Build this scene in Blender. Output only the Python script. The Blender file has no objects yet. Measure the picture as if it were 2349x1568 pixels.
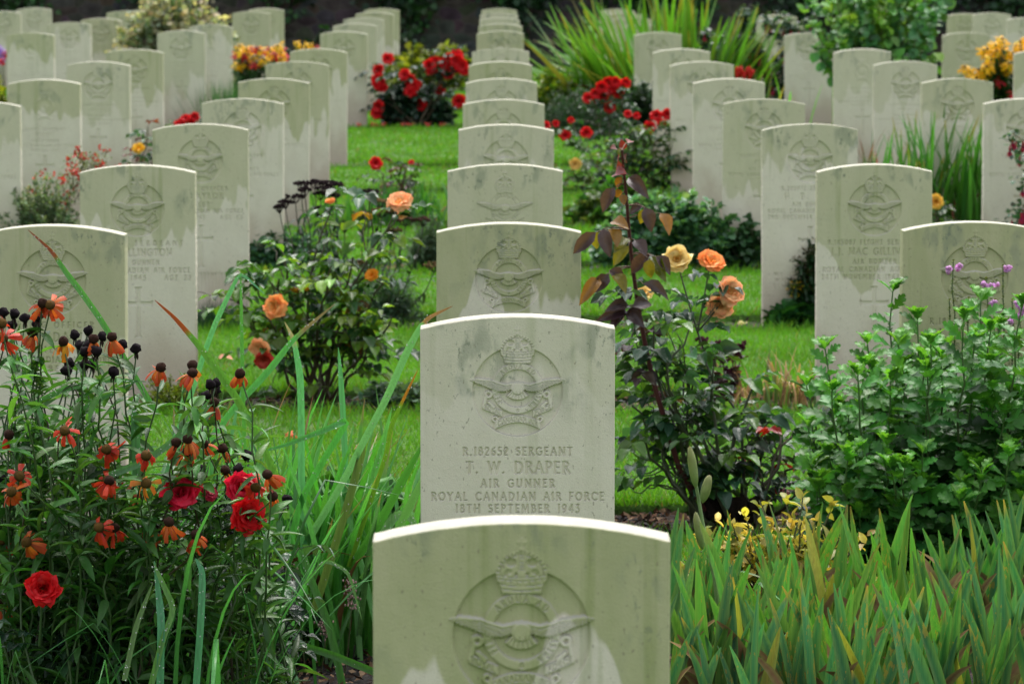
import bpy, math
import numpy as np
from mathutils import Euler, Vector
SC = bpy.context.scene
COL = SC.collection
rng = np.random.default_rng(7)
R = math.radians
PI = math.pi
V = lambda *a: np.array(a, float)
# ------------------------------------------------------------------ camera
FPX, IW, IH = 9150.0, 2349.0, 1568.0
PITCH = math.atan(939 / FPX)
YAW = -36.5 / FPX
CAMP = V(0, 0, 1.556)
cam = bpy.data.cameras.new('camera')
camo = bpy.data.objects.new('camera', cam)
COL.objects.link(camo)
camo.location = CAMP
camo.rotation_euler = Euler((PI / 2 - PITCH, 0, YAW))
cam.sensor_width = 36
cam.lens = 36 * FPX / IW
cam.clip_start = 0.1
cam.clip_end = 1000
cam.dof.use_dof = True
cam.dof.focus_distance = 7.82
cam.dof.aperture_fstop = 15
SC.camera = camo
RM = np.array(camo.rotation_euler.to_matrix())


def P(px, py, Y):
    """world point on the plane y=Y seen along a measured direction (used once to survey positions)"""
    d = RM @ V((px - IW / 2) / FPX, -(py - IH / 2) / FPX, -1)
    return CAMP + d * (Y / d[1])


# ------------------------------------------------------------------ tags
def tag(o, label=None, cat=None, group=None, kind=None):
    if label: o['label'] = label
    if cat: o['category'] = cat
    if group: o['group'] = group
    if kind: o['kind'] = kind
    return o


def thing(name, label, cat, loc=(0, 0, 0), group=None):
    o = bpy.data.objects.new(name, None)
    COL.objects.link(o)
    o.empty_display_size = .1
    o.location = loc
    return tag(o, label, cat, group)


class MB:
    """collects geometry; verts in world space, per-vertex colour"""
    def __init__(s):
        s.v, s.c, s.f, s.n = [], [], [], 0

    def add(s, v, f, c):
        v = np.asarray(v, float).reshape(-1, 3)
        c = np.asarray(c, float)
        if c.ndim == 1: c = np.tile(c, (len(v), 1))
        s.v.append(v); s.c.append(c)
        f = f if isinstance(f, list) else [f]
        for q in f:
            if len(q): s.f.append(np.asarray(q, np.int64) + s.n)
        s.n += len(v)
        return s

    def build(s, name, mat, parent=None, smooth=True, origin=None):
        me = bpy.data.meshes.new(name)
        v = np.concatenate(s.v) if s.v else np.zeros((0, 3))
        o0 = V(0, 0, 0)
        if parent is not None:
            q = parent
            while q is not None:
                o0 = o0 + np.array(q.location); q = q.parent
        elif origin is not None:
            o0 = np.array(origin, float)
        own = V(0, 0, 0)
        if parent is not None and origin is not None:
            own = np.array(origin, float) - o0
        v = v - o0 - own
        me.vertices.add(len(v))
        me.vertices.foreach_set('co', v.astype(np.float32).ravel())
        if s.f:
            lens = np.concatenate([np.full(len(q), q.shape[1]) for q in s.f])
            idx = np.concatenate([q.ravel() for q in s.f])
            me.loops.add(len(idx))
            me.loops.foreach_set('vertex_index', idx.astype(np.int32))
            me.polygons.add(len(lens))
            st = np.concatenate([[0], np.cumsum(lens)[:-1]])
            me.polygons.foreach_set('loop_start', st.astype(np.int32))
            me.polygons.foreach_set('use_smooth', np.full(len(lens), smooth))
        c = np.concatenate(s.c)
        c = np.concatenate([c[:, :3], np.ones((len(c), 1))], 1)
        at = me.color_attributes.new('Col', 'FLOAT_COLOR', 'POINT')
        at.data.foreach_set('color', c.astype(np.float32).ravel())
        me.update(calc_edges=True)
        me.materials.append(mat)
        o = bpy.data.objects.new(name, me)
        COL.objects.link(o)
        if parent is not None:
            o.parent = parent; o.location = own
        elif origin is not None:
            o.location = origin
        return o


# ------------------------------------------------------------------ materials
def newmat(name):
    m = bpy.data.materials.new(name); m.use_nodes = True
    nt = m.node_tree; nt.nodes.clear()
    return m, nt, nt.nodes, nt.links


def nd(N, t, **k):
    n = N.new(t)
    for a, b in k.items():
        if a.startswith('_'):
            n.inputs[int(a[1:]) if a[1:].isdigit() else a[1:].replace('_', ' ')].default_value = b
        else: setattr(n, a, b)
    return n


def leafmat(name, rough=.35, transl=.35, spec=.5, bump=.0, streak=False, spots=None, sat=1.0, tcol=(1.25, 1.15, .45), coat=0.):
    m, nt, N, L = newmat(name)
    a = nd(N, 'ShaderNodeAttribute', attribute_name='Col')
    g = nd(N, 'ShaderNodeNewGeometry')
    nz = nd(N, 'ShaderNodeTexNoise', _Scale=90., _Detail=3.)
    L.new(g.outputs['Position'], nz.inputs['Vector'])
    mr = nd(N, 'ShaderNodeMapRange'); mr.inputs[3].default_value = .72; mr.inputs[4].default_value = 1.25
    L.new(nz.outputs[0], mr.inputs[0])
    if streak:
        mp = nd(N, 'ShaderNodeMapping'); mp.inputs['Scale'].default_value = (330, 330, 9)
        L.new(g.outputs['Position'], mp.inputs[0]); L.new(mp.outputs[0], nz.inputs['Vector']); nz.inputs['Scale'].default_value = 1.
        mr.inputs[3].default_value = .55; mr.inputs[4].default_value = 1.5
    mu = nd(N, 'ShaderNodeVectorMath', operation='SCALE')
    L.new(a.outputs['Color'], mu.inputs[0]); L.new(mr.outputs[0], mu.inputs['Scale'])
    if spots:
        vm = nd(N, 'ShaderNodeMapping'); vm.inputs['Scale'].default_value = (150, 150, 45); L.new(g.outputs['Position'], vm.inputs[0]); vz = nd(N, 'ShaderNodeTexNoise', _Scale=1., _Detail=3., _Roughness=.6); L.new(vm.outputs[0], vz.inputs['Vector'])
        pn = nd(N, 'ShaderNodeTexNoise', _Scale=7., _Detail=2.); L.new(g.outputs['Position'], pn.inputs['Vector'])
        th = nd(N, 'ShaderNodeMath', operation='MULTIPLY_ADD'); L.new(pn.outputs[0], th.inputs[0]); th.inputs[1].default_value = .55; th.inputs[2].default_value = .08
        lt = nd(N, 'ShaderNodeMath', operation='LESS_THAN'); L.new(vz.outputs[0], lt.inputs[0]); L.new(th.outputs[0], lt.inputs[1])
        ls = nd(N, 'ShaderNodeMath', operation='MULTIPLY'); L.new(lt.outputs[0], ls.inputs[0]); ls.inputs[1].default_value = .55
        mxs = nd(N, 'ShaderNodeMix', data_type='RGBA'); L.new(ls.outputs[0], mxs.inputs[0]); L.new(mu.outputs[0], mxs.inputs[6]); mxs.inputs[7].default_value = (*spots, 1)
        class _O: pass
        mu = _O(); mu.outputs = [mxs.outputs[2]]
    p = nd(N, 'ShaderNodeBsdfPrincipled')
    L.new(mu.outputs[0], p.inputs['Base Color'])
    p.inputs['Roughness'].default_value = rough
    p.inputs['Specular IOR Level'].default_value = spec
    p.inputs['Coat Weight'].default_value = coat
    p.inputs['Coat Roughness'].default_value = .12
    t = nd(N, 'ShaderNodeBsdfTranslucent')
    tm = nd(N, 'ShaderNodeVectorMath', operation='MULTIPLY'); tm.inputs[1].default_value = tcol
    L.new(mu.outputs[0], tm.inputs[0]); L.new(tm.outputs[0], t.inputs[0])
    mx = nd(N, 'ShaderNodeMixShader'); mx.inputs[0].default_value = transl
    L.new(p.outputs[0], mx.inputs[1]); L.new(t.outputs[0], mx.inputs[2])
    if bump:
        nb = nd(N, 'ShaderNodeTexNoise', _Scale=260., _Detail=2.)
        L.new(g.outputs['Position'], nb.inputs['Vector'])
        b = nd(N, 'ShaderNodeBump', _Strength=bump, _Distance=.004)
        L.new(nb.outputs[0], b.inputs['Height']); L.new(b.outputs[0], p.inputs['Normal'])
    o = nd(N, 'ShaderNodeOutputMaterial')
    L.new(mx.outputs[0], o.inputs[0])
    return m


def ramp(N, L, src, stops, interp='LINEAR'):
    r = nd(N, 'ShaderNodeValToRGB'); r.color_ramp.interpolation = interp
    e = r.color_ramp.elements
    while len(e) > 1: e.remove(e[-1])
    e[0].position = stops[0][0]; e[0].color = (*stops[0][1], 1)
    for p_, c_ in stops[1:]:
        q = e.new(p_); q.color = (*c_, 1)
    L.new(src, r.inputs[0])
    return r.outputs[0]


def gray(a): return (a, a, a)


def stonemat():
    m, nt, N, L = newmat('portland_stone')
    g = nd(N, 'ShaderNodeNewGeometry')
    oi_ = nd(N, 'ShaderNodeObjectInfo')
    sc_ = nd(N, 'ShaderNodeSeparateColor'); L.new(oi_.outputs['Color'], sc_.inputs[0])
    GRIME, DRIP, SEED = sc_.outputs[0], sc_.outputs[1], sc_.outputs[2]
    pos0 = g.outputs['Position']
    off_ = nd(N, 'ShaderNodeCombineXYZ')
    sm_ = nd(N, 'ShaderNodeMath', operation='MULTIPLY'); L.new(SEED, sm_.inputs[0]); sm_.inputs[1].default_value = 37.
    L.new(sm_.outputs[0], off_.inputs[1])
    ad_ = nd(N, 'ShaderNodeVectorMath', operation='ADD'); L.new(pos0, ad_.inputs[0]); L.new(off_.outputs[0], ad_.inputs[1])
    pos = ad_.outputs[0]

    def noise(sc, det=4., rough=.5, dim=None, off=(0, 0, 0), dist=0.):
        mp = nd(N, 'ShaderNodeMapping'); mp.inputs['Scale'].default_value = sc
        mp.inputs['Location'].default_value = off
        L.new(pos, mp.inputs[0])
        n = nd(N, 'ShaderNodeTexNoise', _Scale=1., _Detail=det, _Roughness=rough, _Distortion=dist)
        L.new(mp.outputs[0], n.inputs['Vector'])
        return n.outputs[0]

    def math_(op, a, b=None, c=None, clamp=False):
        n = nd(N, 'ShaderNodeMath', operation=op, use_clamp=clamp)
        for i, x in enumerate((a, b, c)):
            if x is None: continue
            if isinstance(x, (int, float)): n.inputs[i].default_value = x
            else: L.new(x, n.inputs[i])
        return n.outputs[0]

    def mixc(f, a, b, mode='MIX'):
        n = nd(N, 'ShaderNodeMix', data_type='RGBA', blend_type=mode)
        if isinstance(f, (int, float)): n.inputs[0].default_value = f
        else: L.new(f, n.inputs[0])
        for i, x in ((6, a), (7, b)):
            if isinstance(x, tuple): n.inputs[i].default_value = (*x, 1)
            else: L.new(x, n.inputs[i])
        return n.outputs[2]

    sep = nd(N, 'ShaderNodeSeparateXYZ'); L.new(pos0, sep.inputs[0])
    z = sep.outputs[2]
    def sstep(x, a, b):
        mr = nd(N, 'ShaderNodeMapRange', interpolation_type='SMOOTHSTEP')
        L.new(x, mr.inputs[0]); mr.inputs[1].default_value = a; mr.inputs[2].default_value = b
        return mr.outputs[0]
    # pale clean stone with faint mottling
    base = mixc(noise((14, 14, 9)), (.63, .575, .45), (.75, .695, .57))
    # grown-over upper zone with drip tongues hanging from it
    drip = math_('MULTIPLY_ADD', noise((12, 4.3, 3.4), 2., .5), .60, -.30)
    drip2 = math_('MULTIPLY_ADD', noise((42, 3, 5), 2.), .05, -.025)
    rowv = math_('MULTIPLY_ADD', DRIP, .5, -.25)
    zz = math_('ADD', math_('ADD', math_('ADD', z, drip), drip2), rowv)
    top = math_('MULTIPLY', sstep(zz, .475, .500), math_('MULTIPLY_ADD', GRIME, .85, .12))
    tc = mixc(noise((20, 3, 6), 3.), (.31, .34, .145), (.51, .49, .29))
    base = mixc(top, base, tc)
    # green algae streaks
    st = sstep(noise((26, 2.1, 1.3), 3., .6, off=(3, 5, 1)), .54, .74)
    st = math_('MULTIPLY', math_('MULTIPLY', st, sstep(z, .30, .70)), .6)
    base = mixc(math_('MULTIPLY', st, math_('MULTIPLY_ADD', GRIME, .8, .3)), base, (.22, .27, .075))
    # dark lichen freckles under the top edge
    li = sstep(noise((75, 8, 40), 4., .65, off=(9, 1, 2)), .56, .66)
    li2 = sstep(noise((9, 1.3, 7), 2., .5, off=(2, 7, 3)), .50, .62)
    li = math_('MULTIPLY', math_('MULTIPLY', li, li2), math_('MULTIPLY', sstep(z, .60, .72), .75))
    base = mixc(li, base, (.17, .20, .14))
    lb = math_('MULTIPLY', math_('MULTIPLY', li2, sstep(noise((33, 3, 13), 3., off=(4, 4, 4)), .45, .6)), math_('MULTIPLY', sstep(z, .55, .74), .5))
    base = mixc(lb, base, (.21, .24, .17))
    # earthy splash at the foot
    ft = math_('MULTIPLY', sstep(math_('MULTIPLY_ADD', noise((9, 1.5, 5), 4.), -.5, math_('MULTIPLY', z, -1.)), -.62, -.30), .55)
    base = mixc(ft, base, (.42, .325, .225))
    # fine grain
    gr = sstep(noise((420, 420, 420), 2., .7), .60, .70)
    base = mixc(math_('MULTIPLY', gr, .4), base, (.28, .26, .2))
    sp = sstep(noise((150, 150, 90), 2., .6, off=(1, 2, 8)), .66, .72)
    base = mixc(math_('MULTIPLY', sp, .55), base, (.22, .19, .13))
    # upward faces coloured darker to offset the strong light from above
    sn = nd(N, 'ShaderNodeSeparateXYZ'); L.new(g.outputs['True Normal'], sn.inputs[0])
    base = mixc(sstep(sn.outputs[2], .45, .8), base, mixc(noise((30, 30, 30)), (.36, .35, .27), (.47, .46, .38)))
    p = nd(N, 'ShaderNodeBsdfPrincipled', _Roughness=.82)
    p.inputs['Specular IOR Level'].default_value = .25
    L.new(base, p.inputs['Base Color'])
    bh = math_('ADD', noise((380, 380, 380), 3., .6), math_('MULTIPLY', noise((60, 60, 60), 3., .5), 1.2))
    b = nd(N, 'ShaderNodeBump', _Strength=.55, _Distance=.0016)
    L.new(bh, b.inputs['Height']); L.new(b.outputs[0], p.inputs['Normal'])
    o = nd(N, 'ShaderNodeOutputMaterial'); L.new(p.outputs[0], o.inputs[0])
    return m


def soilmat(name, c1, c2, c3, sc=40., bump=.8, rough=.92):
    m, nt, N, L = newmat(name)
    g = nd(N, 'ShaderNodeNewGeometry')
    n1 = nd(N, 'ShaderNodeTexNoise', _Scale=sc, _Detail=6., _Roughness=.65)
    n2 = nd(N, 'ShaderNodeTexNoise', _Scale=2.3, _Detail=3.)
    L.new(g.outputs['Position'], n1.inputs['Vector']); L.new(g.outputs['Position'], n2.inputs['Vector'])
    c = ramp(N, L, n1.outputs[0], [(.35, c1), (.5, c2), (.68, c3)])
    mx = nd(N, 'ShaderNodeMix', data_type='RGBA', blend_type='MULTIPLY'); mx.inputs[0].default_value = 1
    L.new(c, mx.inputs[6])
    L.new(ramp(N, L, n2.outputs[0], [(.3, gray(.65)), (.7, gray(1.2))]), mx.inputs[7])
    p = nd(N, 'ShaderNodeBsdfPrincipled', _Roughness=rough)
    L.new(mx.outputs[2], p.inputs['Base Color'])
    b = nd(N, 'ShaderNodeBump', _Strength=bump, _Distance=.02)
    L.new(n1.outputs[0], b.inputs['Height']); L.new(b.outputs[0], p.inputs['Normal'])
    o = nd(N, 'ShaderNodeOutputMaterial'); L.new(p.outputs[0], o.inputs[0])
    return m


M = dict(
    stone=stonemat(),
    soil=soilmat('soil', (.008, .006, .005), (.018, .012, .009), (.045, .03, .022)),
    lawn=soilmat('lawn_ground', (.03, .075, .006), (.05, .13, .01), (.08, .19, .015), 60., .5, .9),
    grass=leafmat('grass_blades', .55, .45, .25),
    wet=leafmat('wet_leaf', .27, .42, .5, .4, coat=.12),
    leaf=leafmat('leaf', .40, .38, .4, .25),
    strap=leafmat('strap_leaf', .36, .40, .45, tcol=(1.0, 1.15, .6), streak=True),
    iris=leafmat('iris_leaf', .40, .38, .4, tcol=(1.0, 1.15, .6), streak=True, spots=(.38, .24, .04)),
    stem=leafmat('stem', .5, .0, .4),
    petal=leafmat('petal', .5, .34, .3, tcol=(1.1, 1.05, .9)),
    dull=leafmat('dry_matter', .85, .12, .1, tcol=(1, 1, 1)),
)
# ------------------------------------------------------------------ inscription alphabet (stroke capitals with serifs)
def arc(cx, cy, rx, ry, a0, a1, n=10):
    t = np.radians(np.linspace(a0, a1, n))
    return [(cx + rx * math.cos(q), cy + ry * math.sin(q)) for q in t]


def GL():
    g = {}
    g['A'] = (.78, [[(.06, 0), (.39, 1)], [(.39, 1), (.72, 0)], [(.19, .36), (.59, .36)]])
    g['B'] = (.6, [[(.12, 0), (.12, 1)], [(.12, 1)] + arc(.3, .77, .2, .23, 90, -90) + [(.12, .54)], [(.12, .54)] + arc(.32, .27, .25, .27, 90, -90) + [(.12, 0)]])
    g['C'] = (.78, [arc(.45, .5, .37, .5, 50, 310, 18)])
    g['D'] = (.78, [[(.12, 0), (.12, 1)], [(.12, 1)] + arc(.3, .5, .4, .5, 90, -90, 16) + [(.12, 0)]])
    g['E'] = (.56, [[(.12, 0), (.12, 1)], [(.12, 1), (.5, 1)], [(.12, .52), (.44, .52)], [(.12, 0), (.52, 0)]])
    g['F'] = (.54, [[(.12, 0), (.12, 1)], [(.12, 1), (.5, 1)], [(.12, .52), (.43, .52)]])
    g['G'] = (.82, [arc(.45, .5, .37, .5, 50, 320, 18), [(.73, .18), (.73, .45)], [(.55, .45), (.8, .45)]])
    g['H'] = (.8, [[(.12, 0), (.12, 1)], [(.68, 0), (.68, 1)], [(.12, .52), (.68, .52)]])
    g['I'] = (.26, [[(.13, 0), (.13, 1)]])
    g['J'] = (.4, [[(.27, 1), (.27, .05), (.2, -.14), (.06, -.18)]])
    g['K'] = (.68, [[(.12, 0), (.12, 1)], [(.6, 1), (.14, .48)], [(.24, .58), (.64, 0)]])
    g['L'] = (.54, [[(.12, 0), (.12, 1)], [(.12, 0), (.5, 0)]])
    g['M'] = (.94, [[(.08, 0), (.18, 1)], [(.18, 1), (.47, .12)], [(.47, .12), (.76, 1)], [(.76, 1), (.86, 0)]])
    g['N'] = (.84, [[(.12, 0), (.12, 1)], [(.12, 1), (.72, 0)], [(.72, 0), (.72, 1)]])
    g['O'] = (.86, [arc(.43, .5, .37, .5, 0, 360, 24)])
    g['P'] = (.58, [[(.12, 0), (.12, 1)], [(.12, 1)] + arc(.3, .75, .22, .25, 90, -90) + [(.12, .5)]])
    g['Q'] = (.86, [arc(.43, .5, .37, .5, 0, 360, 24), [(.5, .1), (.8, -.15)]])
    g['R'] = (.66, [[(.12, 0), (.12, 1)], [(.12, 1)] + arc(.3, .76, .22, .24, 90, -90) + [(.12, .52)], [(.3, .52), (.64, 0)]])
    g['S'] = (.52, [arc(.27, .76, .19, .24, 40, 255, 9) + arc(.26, .26, .21, .26, 85, -140, 11)])
    g['T'] = (.68, [[(.34, 0), (.34, 1)], [(.04, 1), (.64, 1)]])
    g['U'] = (.78, [[(.12, 1)] + arc(.39, .3, .27, .3, 180, 360, 12) + [(.66, 1)]])
    g['V'] = (.76, [[(.06, 1), (.38, 0)], [(.38, 0), (.7, 1)]])
    g['W'] = (1.08, [[(.05, 1), (.3, 0)], [(.3, 0), (.54, .95)], [(.54, .95), (.78, 0)], [(.78, 0), (1.03, 1)]])
    g['X'] = (.72, [[(.08, 0), (.64, 1)], [(.08, 1), (.64, 0)]])
    g['Y'] = (.72, [[(.06, 1), (.36, .48)], [(.66, 1), (.36, .48)], [(.36, .48), (.36, 0)]])
    g['Z'] = (.64, [[(.08, 1), (.56, 1)], [(.56, 1), (.08, 0)], [(.08, 0), (.58, 0)]])
    g['0'] = (.6, [arc(.3, .5, .23, .5, 0, 360, 20)])
    g['1'] = (.3, [[(.16, 0), (.16, 1)]])
    g['2'] = (.56, [arc(.27, .74, .2, .26, 160, -30, 10) + [(.07, 0)], [(.07, 0), (.5, 0)]])
    g['3'] = (.54, [[(.1, 1), (.44, 1), (.24, .58)] + arc(.24, .25, .23, .31, 80, -140, 10)])
    g['4'] = (.6, [[(.42, 0), (.42, 1), (.05, .3), (.58, .3)]])
    g['5'] = (.54, [[(.46, 1), (.16, 1), (.12, .58)] + arc(.24, .28, .24, .32, 100, -140, 12)])
    g['6'] = (.56, [[(.46, 1)] + arc(.38, .3, .3, .62, 110, 180, 6) + arc(.3, .28, .22, .28, 180, 540, 16)])
    g['7'] = (.54, [[(.06, 1), (.5, 1), (.2, 0)]])
    g['8'] = (.56, [arc(.28, .75, .19, .25, -90, 270, 14), arc(.28, .26, .23, .26, 90, 450, 16)])
    g['9'] = (.56, [arc(.27, .7, .21, .3, 0, 360, 14), [(.48, .7)] + arc(.2, .7, .28, .66, 0, -70, 6) + [(.12, 0)]])
    g['.'] = (.26, [[(.12, .02), (.14, .04)]])
    g['*'] = (.6, [[(.3, .1), (.3, .9)], [(.0, .62), (.6, .62)], [(.1, .1), (.5, .9)], [(.5, .1), (.1, .9)]])
    g[' '] = (.5, [])
    return g


GLY = GL()
SERIF = 'ABDEFHIKLMNPRTUVWXY17'


def text_segs(s, h, width=None, track=.16):
    """-> list of (p0, p1, halfwidth) in mm, centred on x=0, baseline y=0"""
    x = 0; out = []
    sc = h
    adv = [GLY[c][0] for c in s]
    tot = sum(adv) + track * (len(s) - 1)
    tr = track
    if width:
        tr = (width / h - sum(adv)) / max(1, len(s) - 1)
        if tr < .05:
            k = (width / h) / (sum(adv) + .05 * (len(s) - 1)); tr = .05
            h = h * k; sc = h
        tot = sum(adv) + tr * (len(s) - 1)
    for c, a in zip(s, adv):
        for pl in GLY[c][1]:
            for p, q in zip(pl[:-1], pl[1:]):
                dx, dy = q[0] - p[0], q[1] - p[1]
                ln = math.hypot(dx, dy) + 1e-6
                vert = abs(dy) / ln
                hw = (.050 + .040 * vert) if len(pl) > 2 else (.050 + .045 * vert)
                if len(pl) == 2 and dx * dy > 0 and vert < .97 and c in 'AVWMXYKU': hw *= .72
                out.append((((x + p[0] - tot / 2) * sc, p[1] * sc), ((x + q[0] - tot / 2) * sc, q[1] * sc), hw * sc))
            if c in SERIF and len(pl) == 2 and not (c in 'NMKR' and .12 < abs(pl[0][0] - pl[1][0])):
                for e in pl:
                    if e[1] in (0, 1) and not (c in 'EFLT' and e[0] > .3 and c != 'T') and not (c == 'T' and e[0] != .34) and not (c in 'AM' and e[1] == 1) and not (c in 'VW' and e[1] == 0):
                        out.append((((x + e[0] - .11 - tot / 2) * sc, e[1] * sc), ((x + e[0] + .11 - tot / 2) * sc, e[1] * sc), .026 * sc))
        x += a + tr
    return out


def sseg(X, Y, p, q):
    dx, dy = q[0] - p[0], q[1] - p[1]
    L2 = dx * dx + dy * dy + 1e-9
    t = np.clip(((X - p[0]) * dx + (Y - p[1]) * dy) / L2, 0, 1)
    return np.hypot(X - p[0] - t * dx, Y - p[1] - t * dy)


def sm(a, b, x):
    t = np.clip((x - a) / (b - a), 0, 1)
    return t * t * (3 - 2 * t)


class Relief:
    """height field in mm over a grid of stone-face coordinates (x right, y up from the apex)"""
    def __init__(s, X, Y):
        s.X, s.Y = X, Y
        s.H = np.zeros_like(X)
        s.K = np.zeros(X.shape, int)      # 0 slab 1 badge 2 inscription 3 cross

    def box(s, x0, x1, y0, y1):
        xs = s.X[0]
        i0, i1 = np.searchsorted(xs, [x0, x1])
        yc = s.Y[:, s.X.shape[1] // 2]
        j0 = max(0, np.searchsorted(yc, y0) - 6); j1 = min(len(yc), np.searchsorted(yc, y1) + 6)
        return slice(j0, j1), slice(i0, i1)

    def cut(s, segs, depth, soft=.6):
        for p, q, hw in segs:
            m = hw + soft + .5
            bx = s.box(min(p[0], q[0]) - m, max(p[0], q[0]) + m, min(p[1], q[1]) - m, max(p[1], q[1]) + m)
            X, Y = s.X[bx], s.Y[bx]
            if X.size == 0: continue
            d = sseg(X, Y, p, q)
            g = depth * (1 - sm(hw - soft, hw + soft, d))
            k = s.D[bx]
            np.maximum(k, g, out=k)

    def begin(s): s.D = np.zeros_like(s.X)
    def end(s): s.H -= s.D

    def line(s, txt, y, h, width=None, depth=1.9, dx=0):
        depth = depth * 1.7
        s.begin()
        sg = [((p[0] + dx, p[1] + y - h / 2), (q[0] + dx, q[1] + y - h / 2), w) for p, q, w in text_segs(txt, h, width)]
        s.cut(sg, depth)
        s.end()
        W = (width or 250) / 2 + 5
        s.K[(abs(s.X - dx) < W) & (abs(s.Y - y) < h / 2 + (12 if h > 20 else 6)) & (s.K == 0)] = 2 if y > -500 else 4

    def cross(s, yt, sc=1.):
        X, Y = s.X, s.Y - yt
        a = np.maximum(abs(X) - (6.3 + .0), abs(Y + 83 * sc) - 83 * sc)
        fl = np.maximum(abs(X) - (12 - np.clip(-Y, 0, 8) * .8), abs(Y + 3) - 3)
        fb = np.maximum(abs(X) - (12 - np.clip(Y + 166 * sc, 0, 8) * .8), abs(Y + 163 * sc) - 3)
        b = np.maximum(abs(X) - 49 * sc, abs(Y + 54 * sc) - 5.8)
        be = np.maximum(abs(abs(X) - 46 * sc) - 3, abs(Y + 54 * sc) - 9)
        d = np.minimum.reduce([a, b, fl, fb, be])
        s.H -= 4.5 * (1 - sm(-.6, .6, d))
        s.K[(abs(X) < 56 * sc) & (Y < 6) & (Y > -172 * sc)] = 3

    def badge_airforce(s, y0, depth=6.0, fine=True, recess=True, scale=1.0, wide=1.0):
        bx = s.box(-105 * scale, 105 * scale, y0 - 95 * scale, y0 + 140 * scale)
        X, Y = s.X[bx] / scale, (s.Y[bx] - y0) / scale
        R0 = np.hypot(X, Y)
        w = .9

        def lvl(d, h, ww=w): return h * (1 - sm(-ww, ww, d))
        raised = np.full(X.shape, -99.)
        def put(d, h, ww=w):
            nonlocal raised
            raised = np.maximum(raised, np.where(d < ww, -depth + (depth + h) * (1 - sm(-ww, ww, d)), -99))
        Rr = np.hypot(X, Y - 6)
        ring = abs(Rr - 43.7) - 6.9
        put(ring, -.7)
        # engraved edge of ring
        # lower banner
        yc = -54 - 14 * (X / 44) ** 2
        ban = np.maximum(abs(Y - yc + 0) - 7.5, abs(X) - 45)
        # side banners and curls
        for sx in (-1, 1):
            xx = X * sx
            b1 = np.maximum(abs((Y + 37) + (xx - 49) * -.42 * -1 * -1) - 6.2, abs(xx - 49) - 19)
            b1 = np.maximum(abs((Y + 36.5) - (xx - 49) * .42) - 6.2, abs(xx - 49) - 19)
            put(b1, -.9)
            put(sseg(xx, Y, (66, -30), (62, -12)) - 3.4, -1.2)
            put(abs(np.hypot(xx - 57, Y + 6) - 5.5) - 2.8, -.9)
            put(sseg(xx, Y, (56, -22), (47, -30)) - 3.0, -1.5)
            put(abs(np.hypot(xx - 44, Y + 55) - 4.5) - 2.2, -1.1)
        put(ban, -.4)
        # wings
        ax = abs(X) / wide
        xp = [0, 8, 13, 24, 38, 52, 66, 80, 90, 94]
        topy = np.interp(ax, xp, [18, 18.5, 17, 15, 19, 23.5, 25.5, 27, 25.5, 23.5])
        boty = np.interp(ax, xp, [-4, -4, 3, -1, -1, 4, 10, 15, 20, 22.8])
        boty = boty + np.where(ax > 13, 1.2 * np.sin(ax * 1.35), 0)
        wing = np.maximum(Y - topy, boty - Y)
        wing = np.maximum(wing, ax - 94)
        put(wing, 1.6, 1.5)
        body = np.hypot(X / 12.5, (Y - 6) / 13) * 12.5 - 12.5
        put(body, 3.0, 2.2)
        tr = np.hypot(X, Y - 14)
        ta = np.degrees(np.arctan2(X, -(Y - 14)))
        tail = np.maximum(np.maximum(tr - 31, 14 - tr), (abs(ta) - 44) * .45)
        put(tail, .8, 1.2)
        # crown
        cb = np.maximum(abs(Y - 69) - 14, abs(X) - (25 + (Y - 55) * .30))
        cr = np.maximum(np.hypot(X / 33.5, (Y - 81) / 31) * 32 - 32, 70 - Y)
        put(np.minimum(cb, cr), .5)
        cx_ = np.minimum(np.maximum(abs(X) - 2.2, abs(Y - 122) - 7), np.maximum(abs(X) - 6.6, abs(Y - 122.5) - 2.4))
        put(cx_, .9); put(np.hypot(X, Y - 113.5) - 3.4, 1.4)
        Hh = np.zeros_like(X)
        if recess:
            Hh = -depth * (1 - sm(-1.1, 1.1, R0 - 88))
            raised2 = np.where(raised > -90, raised, -99)
            inside = R0 < 88
            Hh = np.where(inside | (raised > 0), np.maximum(Hh, raised2), Hh)
            Hh = np.where(~inside & (raised > -90), np.maximum(raised, Hh), Hh)
            # undercut shadow groove round the crown outside the disc
        else:
            Hh = np.where(raised > -90, np.maximum(raised + .9, 0) * 1.4, 0)
            Hh -= 1.3 * (1 - sm(.1, 1.3, abs(abs(Rr - 43.7) - 6.9))) 
            Hh -= 1.2 * (1 - sm(.1, 1.4, abs(wing))) * (ax < 94)
        # engraved detail
        D = np.zeros_like(X)
        # ring border lines
        for rr in (37.9, 49.6):
            D = np.maximum(D, .7 * (1 - sm(.2, .8, abs(Rr - rr))) * (wing > 0))
        # wing feathers: slanting barbs, long pinions and a row of coverts
        fe = np.sin((ax * .75 - (Y) * 1.5) * 1.25)
        D = np.maximum(D, 1.1 * sm(.55, .95, fe) * (wing < -1) * (ax > 13) * (Y < topy - 4.5))
        cov = np.sin((Y - topy) * 1.75 + ax * .15)
        D = np.maximum(D, .8 * sm(.6, .98, cov) * (wing < -1) * (ax > 46) * (ax < 92))
        D = np.maximum(D, .9 * (1 - sm(.3, .9, abs(Y - (topy - 4.8)))) * (wing < -1) * (ax > 12) * (ax < 60))
        tf = np.sin(np.radians(ta) * 28)
        D = np.maximum(D, 1.0 * sm(.5, .95, tf) * (tail < -.6) * (tr > 20))
        # eagle head and neck
        D = np.maximum(D, .9 * (1 - sm(.3, 1.0, abs(np.hypot(X - 1, Y + 2.5) - 4))) * (Y < 0))
        # crown detail
        inc = (cr < -1)
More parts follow.
